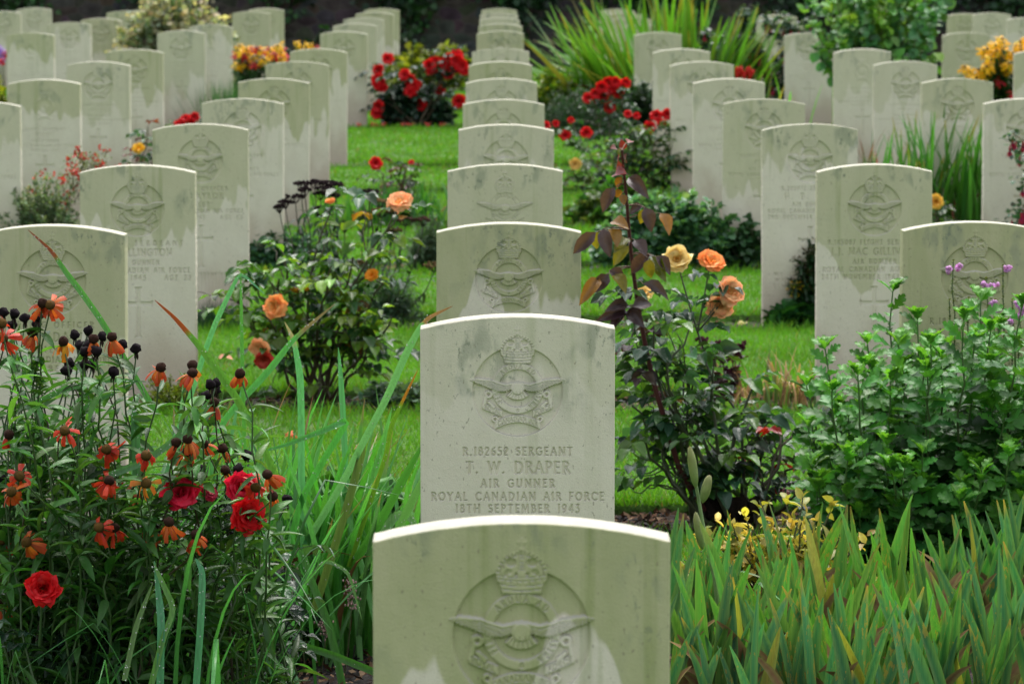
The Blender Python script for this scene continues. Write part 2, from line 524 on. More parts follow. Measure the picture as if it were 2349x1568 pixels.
        D = np.maximum(D, 1.2 * (1 - sm(.3, 1.0, abs(np.hypot(X / 28, (Y - 80) / 25.5) * 27 - 27))) * inc * (Y > 80))
        bead = np.sin(np.arctan2(Y - 80, X) * 32)
        D = np.maximum(D, 1.2 * sm(.3, .9, bead) * (abs(np.hypot(X / 31, (Y - 80) / 28.5) * 30 - 30) < 2) * (Y > 82))
        for hx in (-13.5, 13.5):
            D = np.maximum(D, 2.6 * (1 - sm(-1.2, 1.2, np.hypot((X - hx) / 1.25, Y - 96) - 5.0)))
            D = np.maximum(D, 1.3 * (1 - sm(-.8, .8, np.hypot((X - hx * 1.25) / 1.4, Y - 84) - 3.0)))
        D = np.maximum(D, 1.2 * (1 - sm(.3, 1.0, abs(abs(X) - 4.2))) * (Y > 84) * (Y < 110))
        D = np.maximum(D, .9 * (sm(.2, .9, np.sin(Y * 2.1))) * (abs(X) < 3) * (Y > 84) * (Y < 108))
        for hx in (-20, -7, 7, 20):
            D = np.maximum(D, 1.9 * (1 - sm(-.8, .8, np.hypot(X - hx, (Y - 81)) - 2.2)))
        for yy in (60, 65.5, 72.5, 76.5):
            D = np.maximum(D, 1.0 * (1 - sm(.25, .9, abs(Y - yy - (X / 24) ** 2 * 2))) * (cb < -1))
        jw = np.sin(X * .8)
        D = np.maximum(D, .9 * sm(.5, .95, jw) * (abs(Y - 69 - (X / 24) ** 2 * 2) < 2.2) * (cb < -1.5))
        # banner outlines
        D = np.maximum(D, .6 * (1 - sm(.2, .7, abs(ban + 1.5))) * (abs(X) < 45))
        Hh -= D * 1.5
        s.H[bx] += Hh
        # lettering on ring and banners
        if fine:
            s.begin()
            def on_arc(txt, ang, rad, h, cy, track=.2, flip=False):
                sg = text_segs(txt, h, None, track)
                out = []
                for p, q, hw in sg:
                    pp = []
                    for (u, v) in (p, q):
                        if not flip:
                            th = math.radians(ang) - u / rad; rr = rad + v - h / 2
                        else:
                            th = math.radians(ang) + u / rad; rr = rad - (v - h / 2)
                        pp.append((rr * math.cos(th) * scale, (cy + rr * math.sin(th)) * scale + y0))
                    out.append((pp[0], pp[1], max(hw * 1.15, .78) * scale))
                s.cut(out, 2.0, .5)
            on_arc('ARDUA AD', 90, 43.7, 8.6, 6, .42)
            on_arc('PER', 206, 43.7, 8.2, 6, .3, flip=False)
            on_arc('ASTRA', 326, 43.7, 8.2, 6, .3, flip=False)
            on_arc('*', 270, 43.7, 7, 6)
            def on_line(txt, cx, cy, sl, h, w_, bow=0):
                out = []
                for p, q, hw in text_segs(txt, h, w_):
                    pp = [((u + cx) * scale, (cy + sl * u - bow * u * u + v - h / 2) * scale + y0) for u, v in (p, q)]
                    out.append((pp[0], pp[1], max(hw, .75) * scale))
                s.cut(out, 2.0, .5)
            on_line('CANADIAN AIR', 0, -54, 0, 8.4, 78, 14 / 44 ** 2)
            on_line('ROYAL', -49, -36.5, -.42, 8, 31)
            on_line('FORCE', 49, -36.5, .42, 8, 31)
            s.end()
        KX, KY = s.X / scale, (s.Y - y0) / scale
        s.K[(np.hypot(KX, KY) < 93) | ((abs(KX) < 38) & (KY > 50) & (KY < 131)) | ((abs(KX) < 97 * wide) & (abs(KY - 20) < 12))] = 1

    def badge_round(s, y0, rad=46):
        """older regimental pattern: beaded wreath, crown and central device"""
        X, Y = s.X, s.Y - y0
        r = np.hypot(X, Y); an = np.arctan2(Y, X)
        h = 2.2 * (1 - sm(-1, 1, abs(r - rad) - 6)) - 1.1 * sm(.3, .9, np.sin(an * 26)) * (abs(r - rad) < 6)
        h += 2.4 * (1 - sm(-1, 1, np.hypot(X / 1.3, Y + 4) - 17))
        cb = np.maximum(abs(Y - rad - 17) - 13, abs(X) - 19 - (Y - rad) * .1)
        h += 2.2 * (1 - sm(-1, 1, cb)) - 1.2 * sm(.4, .9, np.sin(X * .9)) * (cb < 0)
        h -= 1.2 * sm(.3, .9, np.sin(Y * .9)) * (np.hypot(X / 1.3, Y + 4) < 15)
        b = np.maximum(abs(Y + rad + 4 + (X / 30) ** 2 * 6) - 7, abs(X) - 36)
        h += 2 * (1 - sm(-1, 1, b))
        s.H += np.where((r < rad + 40), h, 0)
        s.K[(r < rad + 18) | ((abs(X) < 28) & (Y > 0) & (Y < rad + 34))] = 1


APEX = .800
SAG = .024
HW = .1905
TH = .076


def make_stone_meshes(res, zlo, paint):
    """res metres per cell in the carved zone, zlo = height where the carved zone ends; paint(relief)"""
    nx = int(round(2 * (HW - .002) / res)) + 1
    xs = np.linspace(-HW + .002, HW - .002, nx)
    zt = APEX - .070
    rows = [np.linspace(-.12, zlo, 8)[:-1], np.linspace(zlo, zt, max(2, int((zt - zlo) / res)))[:-1]]
    zs = np.concatenate(rows)
    X, Z = np.meshgrid(xs, zs)
    rc = (HW ** 2 + SAG ** 2) / (2 * SAG)
    def topz(x): return APEX - rc + np.sqrt(rc * rc - x * x)
    nt = int(.070 / res) + 2
    t = np.linspace(0, 1, nt)[:, None]
    Zt = zt + t * (topz(xs)[None, :] - .002 - zt)
    Xt = np.repeat(xs[None, :], nt, 0)
    X = np.concatenate([X, Xt]); Z = np.concatenate([Z, Zt])
    r = Relief(X * 1000, (Z - APEX) * 1000)
    paint(r)
    H = r.H / 1000
    H[:, 0] = H[:, -1] = 0; H[-1] = 0
    ny = X.shape[0]
    Vx = np.stack([X, -TH / 2 - H, Z], -1).reshape(-1, 3)
    idx = np.arange(ny * nx).reshape(ny, nx)
    q = np.stack([idx[:-1, :-1], idx[:-1, 1:], idx[1:, 1:], idx[1:, :-1]], -1).reshape(-1, 4)
    kf = np.minimum.reduce([r.K[:-1, :-1], r.K[:-1, 1:], r.K[1:, 1:], r.K[1:, :-1]]).reshape(-1)
    parts = {}
    for k, nm in ((0, 'slab'), (1, 'badge'), (2, 'inscription'), (3, 'cross'), (4, 'epitaph')):
        fq = q[kf == k]
        if len(fq) == 0: continue
        u, inv = np.unique(fq, return_inverse=True)
        parts[nm] = [Vx[u], inv.reshape(-1, 4)]
    # shell: rim loop of the front (left side up, over the top, right side down)
    loop = np.concatenate([idx[:, 0], idx[-1, 1:-1], idx[::-1, -1]])
    fr = Vx[loop]
    wear = np.random.default_rng(int(res * 1e5)).normal(0, 1, len(loop) + 40)
    wear = np.convolve(wear, np.ones(9) / 3, 'same')[20:-20] * (.0001 if res < .00125 else .0003) - (0 if res < .00125 else .001) * (np.convolve(np.random.default_rng(8).random(len(loop)) > .993, np.ones(7), 'same') > 0)
    def outw(p, d):   # push outwards by d in the plane of the face
        o = p.copy(); d = d + (wear if d > 0 else 0)
        nL = len(idx[:, 0])
        d = d * np.ones(len(o)); o[:nL, 0] -= d[:nL]; o[-nL:, 0] += d[-nL:]
        o[nL - 1:len(o) - nL + 1, 2] += d[nL - 1:len(o) - nL + 1]
        return o
    rings = [fr, outw(fr, .0014) + V(0, .0006, 0), outw(fr, .002) + V(0, .002, 0), outw(fr, .002) + V(0, TH - .002, 0), outw(fr, .0014) + V(0, TH - .0006, 0), fr + V(0, TH, 0)]
    jit = np.random.default_rng(3)
    n = len(loop)
    sv = np.concatenate(rings)
    base = len(parts['slab'][0])
    sq = []
    for k in range(len(rings) - 1):
        a = base + k * n + np.arange(n - 1); b = a + n
        sq.append(np.stack([a, a + 1, b + 1, b], -1)[:, ::-1])
    bk = base + (len(rings) - 1) * n + np.arange(n)
    parts['slab'][0] = np.concatenate([parts['slab'][0], sv])
    parts['slab'][1] = np.concatenate([parts['slab'][1]] + sq)
    # back face strips
    half = n // 2
    L_, R_ = bk[:half], bk[::-1][:half]
    parts['slab'][1] = np.concatenate([parts['slab'][1], np.stack([L_[:-1], L_[1:], R_[1:], R_[:-1]], -1)])
    ms = {}
    for nm, (v_, f_) in parts.items():
        me = bpy.data.meshes.new(nm)
        me.vertices.add(len(v_)); me.vertices.foreach_set('co', v_.astype(np.float32).ravel())
        me.loops.add(f_.size); me.loops.foreach_set('vertex_index', f_.astype(np.int32).ravel())
        me.polygons.add(len(f_)); me.polygons.foreach_set('loop_start', (np.arange(len(f_)) * 4).astype(np.int32))
        me.polygons.foreach_set('use_smooth', np.full(len(f_), True))
        me.update(calc_edges=True)
        me.materials.append(M['stone'])
        ms[nm] = me
    return ms


RC = 'ROYAL CANADIAN AIR FORCE'
BY = -147     # badge centre below the apex, mm


def lines(r, ls, depth=1.9):
    for t, y, h, w in ls: r.line(t, -y, h, w, depth)


def insc(*ls, cross=404, badge='af', fine=True, depth=1.9):
    def f(r):
        if badge == 'af': r.badge_airforce(BY, fine=fine)
        elif badge == 'flat': r.badge_airforce(BY - 4, fine=fine, recess=False, scale=1.0)
        elif badge == 'round': r.badge_round(BY)
        lines(r, ls, depth)
        if cross: r.cross(-cross)
    return f


def std(l1, l2, l3, l4, l5, w1=215, w2=204, w3=145, w4=339, w5=244):
    return [(l1, 265, 15, w1), (l2, 297, 22, w2), (l3, 328, 15, w3), (l4, 354, 15, w4), (l5, 378, 15, w5)]


FAR_A = insc(*std('FLIGHT SERGEANT', 'PILOT', 'AIR GUNNER', RC, '1943', 215, 90, 145, 330, 60), fine=False, depth=1.5)
SPECIAL = {
    ('C', 1): (.0010, .36, insc(*std('R.182652 SERGEANT', 'T. W. DRAPER', 'AIR GUNNER', RC, '18TH SEPTEMBER 1943'))),
    ('C', 0): (.0012, .50, insc(cross=None)),
    ('C', 2): (.0012, .50, insc(cross=None)),
    ('C', 3): (.0015, .54, insc(cross=None, badge='flat')),
    ('L', 2): (.0012, .30, insc(('FLYING OFFICER', 262, 15, 215), ('R. J. DAVIS', 294, 22, 190), ('PILOT', 328, 15, 80), (RC, 354, 15, 339), ('NOVEMBER 1943', 378, 15, 230))),
    ('L', 3): (.0013, .20, insc(('FLIGHT SERGEANT', 257, 15, 300), ('R. WILLINGTON', 288, 22, 226), ('AIR GUNNER', 321, 15, 140), (RC, 347, 15, 345), ('NOVEMBER 1943    AGE 32', 372, 15, 350))),
    ('L', 4): (.0016, .2, insc(('FLYING OFFICER', 257, 15, 215), ('J. TAYLOR', 288, 22, 180), ('PILOT', 321, 15, 70), (RC, 347, 15, 339), ('OCTOBER 1943    AGE 25', 372, 15, 330), ('FOREVER ENSHRINED', 600, 13, 230), ('IN OUR HEARTS', 622, 13, 180))),
    ('R', 2): (.0012, .30, insc(('R.184205 SERGEANT', 262, 15, 235), ('J. W. ALLEN', 294, 22, 190), ('AIR GUNNER', 328, 15, 145), (RC, 354, 15, 339), ('NOVEMBER 1943', 378, 15, 230))),
    ('R', 3): (.0013, .20, insc(('R.145007 FLIGHT SERGEANT', 257, 15, 310), ('J.J. MAC GILLIVRAY', 288, 22, 290), ('AIR BOMBER', 321, 15, 145), (RC, 347, 15, 345), ('24TH NOVEMBER 1943 AGE 21', 372, 15, 350))),
    ('R', 4): (.0016, .14, insc(('R.202472 SERGEANT', 257, 15, 230), ('H. B. BELL', 288, 22, 205), ('AIR GUNNER', 321, 15, 145), (RC, 347, 15, 339), ('2ND DECEMBER 1943 AGE 20', 372, 15, 339), ('WE LOVED HIM SO', 600, 13, 290), ('WHERE HE SLEEPS', 624, 13, 280), ('TIME CANNOT DIM', 648, 13, 300), cross=410)),
    ('R', 5): (.0019, .2, FAR_A), ('L', 5): (.0019, .2, FAR_A),
}
cache = {}


def meshes_for(c, n):
    if (c, n) in SPECIAL:
        rs, zl, fn = SPECIAL[(c, n)]
        return make_stone_meshes(rs, zl, fn)
    kind = 'af'
    if (c, n) in (('LL', 6), ('RR', 8), ('LL', 11), ('LLL', 10)): kind = 'round'
    far = n >= 7
    key = (kind, far)
    if key not in cache:
        cache[key] = make_stone_meshes(.0028 if far else .002, .2, insc(*std('FLIGHT SERGEANT', 'PILOT', 'AIR GUNNER', RC, 'MARCH 1943', 215, 90, 145, 330, 150), badge=kind, fine=False, depth=1.5))
    return cache[key]


def ROWY(n): return 5.09 + 2.71 * n


STONES = {
    'C': {0: (1196, 1187), 1: (1187, 721), 2: (1166, 510), 3: (1160, 376), 4: (1158, 285), 5: (1154, 228), 6: (1152, 180), 7: (1150, 141), 8: (1150, 111), 10: (1149, 71), 11: (1148, 55), 12: (1146, 41), 13: (1145, 29), 14: (1144, 19.5)},
    'L': {2: (121, 515), 3: (317, 378), 4: (460, 284), 5: (555, 226), 6: (625, 180), 7: (682, 141), 8: (730, 112), 10: (787, 72), 11: (815, 54), 12: (835, 40), 13: (858, 28), 14: (875, 19.3)},
    'LL': {5: (-46, 232), 6: (104, 182), 7: (224, 141), 8: (309, 113), 10: (417, 70), 11: (482, 56), 13: (576, 26), 14: (611, 19)},
    'LLL': {10: (70, 75), 11: (159, 51), 12: (230, 42), 13: (288, 25), 14: (345, 20)},
    'LLLL': {13: (6, 26), 14: (79, 18)},
    'R': {2: (2230, 508), 3: (2006, 376), 4: (1860, 284), 5: (1751, 227), 6: (1673, 180), 7: (1612, 141), 8: (1563, 112), 10: (1510, 74), 11: (1478, 56), 12: (1452, 40), 13: (1432, 30), 14: (1416, 21)},
    'RR': {5: (2350, 226), 6: (2197, 180), 7: (2078, 140), 8: (1979, 112), 10: (1856, 75), 11: (1800, 57), 12: (1782, 34)},
    'RRR': {8: (2393, 115), 10: (2216, 75)},
    'RRRR': {12: (2356, 40), 13: (2275, 29), 14: (2212, 31)},
}
FILE = {'C': 'centre file', 'L': 'first file left of the centre', 'LL': 'second file left of the centre', 'LLL': 'third file left of the centre', 'LLLL': 'fourth file left of the centre',
        'R': 'first file right of the centre', 'RR': 'second file right of the centre', 'RRR': 'third file right of the centre', 'RRRR': 'fourth file right of the centre'}
ORD = 'nearest,second,third,fourth,fifth,sixth,seventh,eighth,ninth,tenth,eleventh,twelfth,thirteenth,farthest'.split(',')
OWN = {
    ('C', 0): 'large out-of-focus greenish headstone in the foreground, cut off by the bottom of the photo',
    ('C', 1): 'sharp pale headstone of an air gunner sergeant dated 18th September 1943',
    ('C', 2): 'greenish arched headstone directly behind the sharp sergeant stone in the centre',
    ('C', 3): 'centre headstone with the eagle badge carved without a sunken disc',
    ('L', 2): 'greenish headstone of a flying officer behind the helenium, cut by the left edge',
    ('L', 3): 'headstone at left with sergeant inscription, age 32 and a cross below',
    ('L', 4): 'headstone behind the age 32 stone, with cross and a green grass tuft at its foot',
    ('R', 2): 'olive green headstone behind pink flower spikes, cut by the right edge',
    ('R', 3): 'headstone at right of an air bomber dated 24th November 1943',
    ('R', 4): 'headstone behind the air bomber stone, brown goldenrod beside its base',
}
STONE_AT = {}
WR = np.random.default_rng(12)
WEAR = {(c, n): (WR.uniform(.25, .8), WR.uniform(.15, .75), WR.random()) for c, d in STONES.items() for n in d}
WEAR.update({('C', 1): (.10, .10, .3), ('C', 0): (.95, .28, .1), ('C', 2): (.85, .30, .5), ('C', 3): (.45, .6, .7), ('L', 2): (.8, .6, .2), ('R', 2): (.95, .62, .9), ('L', 3): (.55, .35, .45), ('R', 3): (.6, .5, .62)})
for c, d in STONES.items():
    last = max(d)
    for i, n in enumerate(sorted(d)):
        px, py = d[n]
        Y = ROWY(n)
        p = P(px, py, Y + .01)
        loc = (p[0], Y, p[2] - APEX)
        o_ = 'farthest' if n == last and len(d) > 2 else (ORD[i])
        lab = OWN.get((c, n), 'weathered pale headstone in the %s, %s from the camera' % (FILE[c], o_) if o_ != 'farthest' else 'weathered pale headstone, farthest in the %s' % FILE[c])
        lab = lab.replace('nearest from', 'nearest to')
        t = thing('headstone', lab, 'headstone', loc, 'headstones standing in straight files')
        t.rotation_euler = (R(rng.normal(0, .7)), R(rng.normal(0, .35)), R(rng.normal(0, 1.2))) if n > 1 else (0, 0, 0)
        STONE_AT[(c, n)] = loc
        for nm, me in meshes_for(c, n).items():
            o = bpy.data.objects.new(nm, me); COL.objects.link(o); o.parent = t; o.color = (*WEAR[(c, n)], 1)
print('stones done', {k: round(v[2], 3) for k, v in STONE_AT.items()})
# ------------------------------------------------------------------ ground
def sheet(name, x0, x1, y0, y1, z, mat, nx=2, ny=2, wob=0., bump=0., seed=1):
    r = np.random.default_rng(seed)
    xs = np.linspace(x0, x1, nx); ys = np.linspace(y0, y1, ny)
    X, Yy = np.meshgrid(xs, ys)
    Z = np.full(X.shape, float(z)) + r.normal(0, 1, X.shape) * bump
    if wob:
        w = np.cumsum(r.normal(0, 1, (2, nx)), 1); w = w - np.linspace(0, 1, nx) * w[:, -1:]
        for e, row in ((0, 0), (1, -1)):
            k = np.convolve(w[e], np.ones(7) / 7, 'same'); k = k / (abs(k).max() + 1e-6) * wob
            Yy[row] += k
    v = np.stack([X, Yy, Z], -1).reshape(-1, 3)
    i = np.arange(nx * ny).reshape(ny, nx)
    q = np.stack([i[:-1, :-1], i[:-1, 1:], i[1:, 1:], i[1:, :-1]], -1).reshape(-1, 4)
    return v, q


g = MB()
v, q = sheet('', -150, 150, -30, 250, -.06, None)
g.add(v, q, (0, 0, 0))
tag(g.build('ground', M['soil']), kind='structure')
NR = [n for n in range(-1, 16)]
# bumpy soil of the flower beds
g = MB()
for n in range(1, 15):
    if n == 9: continue
    y0, y1 = ROWY(n) - .5, ROWY(n) + (1.6 if n == 1 else .5)
    v, q = sheet('', -.16 * y1 - 2, .16 * y1 + 2, y0, y1, -.035, None, int((.32 * y1 + 4) / .03), int((y1 - y0) / .03), 0, .006, n)
    g.add(v, q, (0, 0, 0))
tag(g.build('flower_bed', M['soil']), kind='structure')
# lawn strips between the beds, each with a cut edge
lawnR = []
lw = MB()
EDGE = {}
for n in range(-1, 15):
    y0 = ROWY(n) + .33
    y1 = ROWY(n + 1) - .33
    if n == 1: y0 = 8.75
    if n == 8: y1 = ROWY(10) - .33
    if n == 9: continue
    if n == 14: y1 = 46
    W = .16 * y1 + 3
    nx = int(2 * W / .06)
    r = np.random.default_rng(50 + n)
    xs = np.linspace(-W, W, nx)
    def wv():
        k = np.convolve(r.normal(0, 1, nx + 20), np.ones(9) / 9, 'same')[10:-10]
        return k * .03
    a, b = y0 + wv(), y1 + wv()
    if n == 1: a = a + .6 * sm(.1, -.2, xs)
    rows = [np.stack([xs, a, np.full(nx, -.07)], -1), np.stack([xs, a + .008, np.full(nx, -.004)], -1)]
    for t in np.linspace(0, 1, 8)[1:-1]:
        rows.append(np.stack([xs, a + (b - a) * t, r.normal(0, .002, nx)], -1))
    rows += [np.stack([xs, b - .008, np.full(nx, -.004)], -1), np.stack([xs, b, np.full(nx, -.07)], -1)]
    v = np.concatenate(rows)
    i = np.arange(len(v)).reshape(len(rows), nx)
    q = np.stack([i[:-1, :-1], i[:-1, 1:], i[1:, 1:], i[1:, :-1]], -1).reshape(-1, 4)
    lw.add(v, q, (0, 0, 0))
    EDGE[n] = (xs, a, b)
tag(lw.build('lawn', M['lawn']), kind='structure')
# grass blades
gb = MB()
for n, (xs, a, b) in EDGE.items():
    if n < 1: continue
    y0, y1 = a.mean(), b.mean()
    W = .128 * y1 + .7
    dens = 9500 if n <= 3 else (5000 if n <= 6 else 2000)
    N_ = int(2 * W * (y1 - y0) * dens)
    r = np.random.default_rng(90 + n)
    x = r.uniform(-W, W, N_)
    t = r.uniform(-.02, 1.02, N_)
    # longer tufts on the cut edges
    ne = int(N_ * .06)
    t[:ne] = np.where(r.random(ne) < .5, r.normal(0, .006, ne), 1 + r.normal(0, .006, ne))
    ya = np.interp(x, xs, a); yb = np.interp(x, xs, b)
    y = ya + (yb - ya) * t
    h = r.uniform(.014, .032, N_) * (1 + .8 * (np.arange(N_) < ne))
    wd = r.uniform(.0016, .003, N_) * (1 if n <= 3 else (1.5 if n <= 6 else 2.4))
    ang = r.uniform(0, 2 * PI, N_)
    lean = r.normal(0, .5, (N_, 2)) * h[:, None]
    p0 = np.stack([x, y, np.full(N_, -.003)], -1)
    d = np.stack([np.cos(ang), np.sin(ang), np.zeros(N_)], -1) * wd[:, None]
    tip = p0 + np.stack([lean[:, 0], lean[:, 1], h], -1)
    vv = np.stack([p0 - d, p0 + d, tip], 1).reshape(-1, 3)
    patch = .5 + .5 * np.sin(x * 5.1 + n) * np.sin(y * 3.7 + x * 1.3)
    c = V(.095, .275, .018)[None] * (.72 + .55 * r.random((N_, 1))) * (.85 + .3 * patch[:, None])
    dry = r.random(N_) < .05
    c[dry] = V(.22, .2, .07) * (.6 + .6 * r.random((dry.sum(), 1)))
    c = c + r.normal(0, .008, c.shape) * V(1, 1, .2)
    gb.add(vv, np.arange(N_ * 3).reshape(-1, 3), np.repeat(np.clip(c, .004, 1), 3, 0))
tag(gb.build('grass', M['grass'], smooth=False), 'short wet green lawn grass growing between the rows of headstones', 'grass', kind='stuff')
# bark mulch and leaf litter on the beds
mu = MB()
r = np.random.default_rng(11)
for n in range(1, 13):
    if n == 9: continue
    y0, y1 = ROWY(n) - .36, ROWY(n) + (1.15 if n == 1 else .36)
    N_ = 9000 if n < 4 else 2500
    x = r.uniform(-.14 * y1 - .5, .14 * y1 + .5, N_); y = r.uniform(y0, y1, N_)
    s = r.uniform(.003, .012, N_) * (1 if n < 4 else 1.4)
    A = r.normal(0, 1, (N_, 3)) * V(1, 1, .5); A /= np.linalg.norm(A, axis=1)[:, None]
    B = np.cross(A, r.normal(0, .3, (N_, 3)) + V(0, 0, 1)); B /= np.linalg.norm(B, axis=1)[:, None]
    ce = np.stack([x, y, -.03 + r.uniform(0, .012, N_)], -1)
    a_, b_ = A * s[:, None] * 1.6, B * s[:, None]
    vv = np.stack([ce - a_, ce - b_ * .8, ce + a_, ce + b_ * .8], 1).reshape(-1, 3)
    pal = np.array([(.03, .018, .012), (.09, .045, .025), (.16, .10, .06), (.02, .018, .02), (.24, .16, .10)])
    c = pal[r.choice(5, N_, p=[.35, .25, .17, .15, .08])] * (.7 + .6 * r.random((N_, 1)))
    mu.add(vv, np.arange(N_ * 4).reshape(-1, 4), np.repeat(c, 4, 0))
tag(mu.build('mulch', M['dull'], smooth=False), 'dark wet bark chips and leaf litter covering the flower beds', 'mulch', kind='stuff')

# ------------------------------------------------------------------ world and sun
w = bpy.data.worlds.new('World'); SC.world = w; w.use_nodes = True
nt = w.node_tree; nt.nodes.clear()
SUN_EL, SUN_AZ = 66, 12       # azimuth measured from +Y (away from camera) towards +X
sky = nd(nt.nodes, 'ShaderNodeTexSky', sky_type='NISHITA', sun_disc=False)
sky.sun_elevation = R(SUN_EL); sky.sun_rotation = R(SUN_AZ)
sky.dust_density = 5.0; sky.ozone_density = 1.0; sky.air_density = 1.0
hs = nd(nt.nodes, 'ShaderNodeHueSaturation'); hs.inputs['Saturation'].default_value = .35
bg = nd(nt.nodes, 'ShaderNodeBackground'); bg.inputs[1].default_value = .15
wo = nd(nt.nodes, 'ShaderNodeOutputWorld')
nt.links.new(sky.outputs[0], hs.inputs['Color']); nt.links.new(hs.outputs[0], bg.inputs[0]); nt.links.new(bg.outputs[0], wo.inputs[0])
sl = bpy.data.lights.new('sun', 'SUN'); so = bpy.data.objects.new('sun', sl); COL.objects.link(so)
sl.energy = .55; sl.angle = R(14); sl.color = (1, .97, .9)
dv = Vector((math.sin(R(SUN_AZ)) * math.cos(R(SUN_EL)), math.cos(R(SUN_AZ)) * math.cos(R(SUN_EL)), math.sin(R(SUN_EL))))
so.rotation_euler = dv.to_track_quat('Z', 'Y').to_euler()
so.location = (0, 0, 10)
SC.view_settings.view_transform = 'Standard'
SC.view_settings.look = 'None'
SC.view_settings.exposure = 1.32
SC.view_settings.gamma = 1
# ------------------------------------------------------------------ plant building blocks
def unit(a):
    a = np.asarray(a, float)
    return a / (np.linalg.norm(a, axis=-1, keepdims=True) + 1e-12)


def grid_leaf(prof, ny, fold=.25, droop=.25, nx=3, wave=0.):
    """leaf of unit length along y; prof(t)->half width"""
    v = []
    us = np.linspace(-1, 1, nx)
    for j in range(ny):
        t = j / (ny - 1)
        w_ = prof(t)
        for u in us:
            v.append((u * w_, t, abs(u) * w_ * fold * 2 - droop * t * t + wave * math.sin(t * 9 + u * 2) * w_))
    i = np.arange(nx * ny).reshape(ny, nx)
    q = np.stack([i[:-1, :-1], i[:-1, 1:], i[1:, 1:], i[1:, :-1]], -1).reshape(-1, 4)
    return np.array(v), q


ROSELEAF = grid_leaf(lambda t: .36 * math.sin(PI * min(1, t ** .8)) ** .75 * (1 - .15 * t) + .004, 6, .28, .22, 5, .12)
ROUNDLEAF = grid_leaf(lambda t: .45 * math.sin(PI * t ** .85) ** .6 + .004, 5, .2, .2)
LANCE = grid_leaf(lambda t: .13 * math.sin(PI * t ** .75) ** .8 + .003, 6, .3, .35)
NARROW = grid_leaf(lambda t: .07 * math.sin(PI * t ** .7) ** .7 + .003, 5, .3, .4)
TINY = grid_leaf(lambda t: .3 * math.sin(PI * t) ** .8 + .003, 3, .25, .15)
PETAL6 = grid_leaf(lambda t: (.06 + .2 * t) * (1 if t < .95 else .75), 5, -.12, .55)


def lobed():
    """chrysanthemum leaf: blunt forward-pointing lobes each side of a midrib"""
    prof = [(0, .02), (.14, .05), (.24, .22), (.34, .26), (.38, .11), (.48, .30), (.60, .38), (.64, .17), (.74, .28), (.84, .28), (.88, .12), (.97, .14), (1.06, .01)]
    v = []
    for t, w_ in prof:
        for u in (-1, -.5, 0, .5, 1):
            y = t + abs(u) * w_ * .30
            v.append((u * w_, y, abs(u) * w_ * .3 - .28 * y * y + (.04 * math.sin(t * 20) * abs(u))))
    n = len(prof); i = np.arange(n * 5).reshape(n, 5)
    return np.array(v), np.stack([i[:-1, :-1], i[:-1, 1:], i[1:, 1:], i[1:, :-1]], -1).reshape(-1, 4)


LOBED = lobed()


def place(mb, tmpl, loc, dr, up, L, Wd=None, col=(.05, .1, .02), cv=.2, r=rng, tipcol=None):
    """copies a template to many places; dr = leaf direction, up = rough normal"""
    v, f = tmpl
    loc = np.asarray(loc, float); N_ = len(loc)
    if N_ == 0: return
    y = unit(dr); up = np.asarray(up, float) * np.ones((N_, 1))
    x = unit(np.cross(y, up)); z = np.cross(x, y)
    L = np.broadcast_to(L, (N_,)); Wd = L if Wd is None else np.broadcast_to(Wd, (N_,))
    vv = (loc[:, None] + v[None, :, 0:1] * (x * Wd[:, None])[:, None] + v[None, :, 1:2] * (y * L[:, None])[:, None] + v[None, :, 2:3] * (z * L[:, None])[:, None])
    c = np.asarray(col, float) * np.ones((N_, 3))
    c = c * (1 + cv * r.normal(0, 1, (N_, 1))).clip(.35, 1.9)
    c = c * (1 + .35 * cv * r.normal(0, 1, (N_, 3)))
    c = np.clip(c, .002, 1)
    cc = np.repeat(c, len(v), 0)
    if tipcol is not None:
        t = np.tile(np.clip(v[:, 1], 0, 1) ** 2, N_)[:, None]
        cc = cc * (1 - t) + np.asarray(tipcol) * t
    ff = (f[None] + (np.arange(N_) * len(v))[:, None, None]).reshape(-1, f.shape[1])
    mb.add(vv.reshape(-1, 3), ff, cc)


def tube(mb, pts, r0, r1, col, sides=5, thorn=0):
    pts = np.asarray(pts, float); n = len(pts)
    t = unit(np.gradient(pts, axis=0))
    a = V(.3, -1, .2); x = unit(np.cross(t, a)); y = np.cross(t, x)
    rr = np.linspace(r0, r1, n)[:, None, None]
    ang = np.linspace(0, 2 * PI, sides, endpoint=False)
    ring = pts[:, None] + rr * (np.cos(ang)[None, :, None] * x[:, None] + np.sin(ang)[None, :, None] * y[:, None])
    i = np.arange(n * sides).reshape(n, sides); j = np.roll(i, -1, 1)
    q = np.stack([i[:-1], j[:-1], j[1:], i[1:]], -1).reshape(-1, 4)
    c = np.asarray(col, float)
    if c.ndim == 2: c = np.repeat(c, sides, 0)
    mb.add(ring.reshape(-1, 3), q, c)
    if thorn:
        for _ in range(thorn):
            k = rng.integers(1, n - 1); p = pts[k] + (pts[k + 1] - pts[k]) * rng.random()
            d = unit(x[k] * rng.normal() + y[k] * rng.normal()); b = t[k] * .003
            rad = float(rr[k, 0, 0])
            mb.add([p - b, p + b, p + d * (rad + .005) - b], np.array([(0, 1, 2)]), c[0] if c.ndim == 2 else c)


def curve(p0, p1, bow=(0, 0, 0), n=8, wob=0., r=rng):
    p0, p1 = np.asarray(p0, float), np.asarray(p1, float)
    t = np.linspace(0, 1, n)[:, None]
    c = (p0 + p1) / 2 + np.asarray(bow, float)
    p = (1 - t) ** 2 * p0 + 2 * t * (1 - t) * c + t ** 2 * p1
    if wob: p[1:-1] += r.normal(0, wob, (n - 2, 3))
    return p


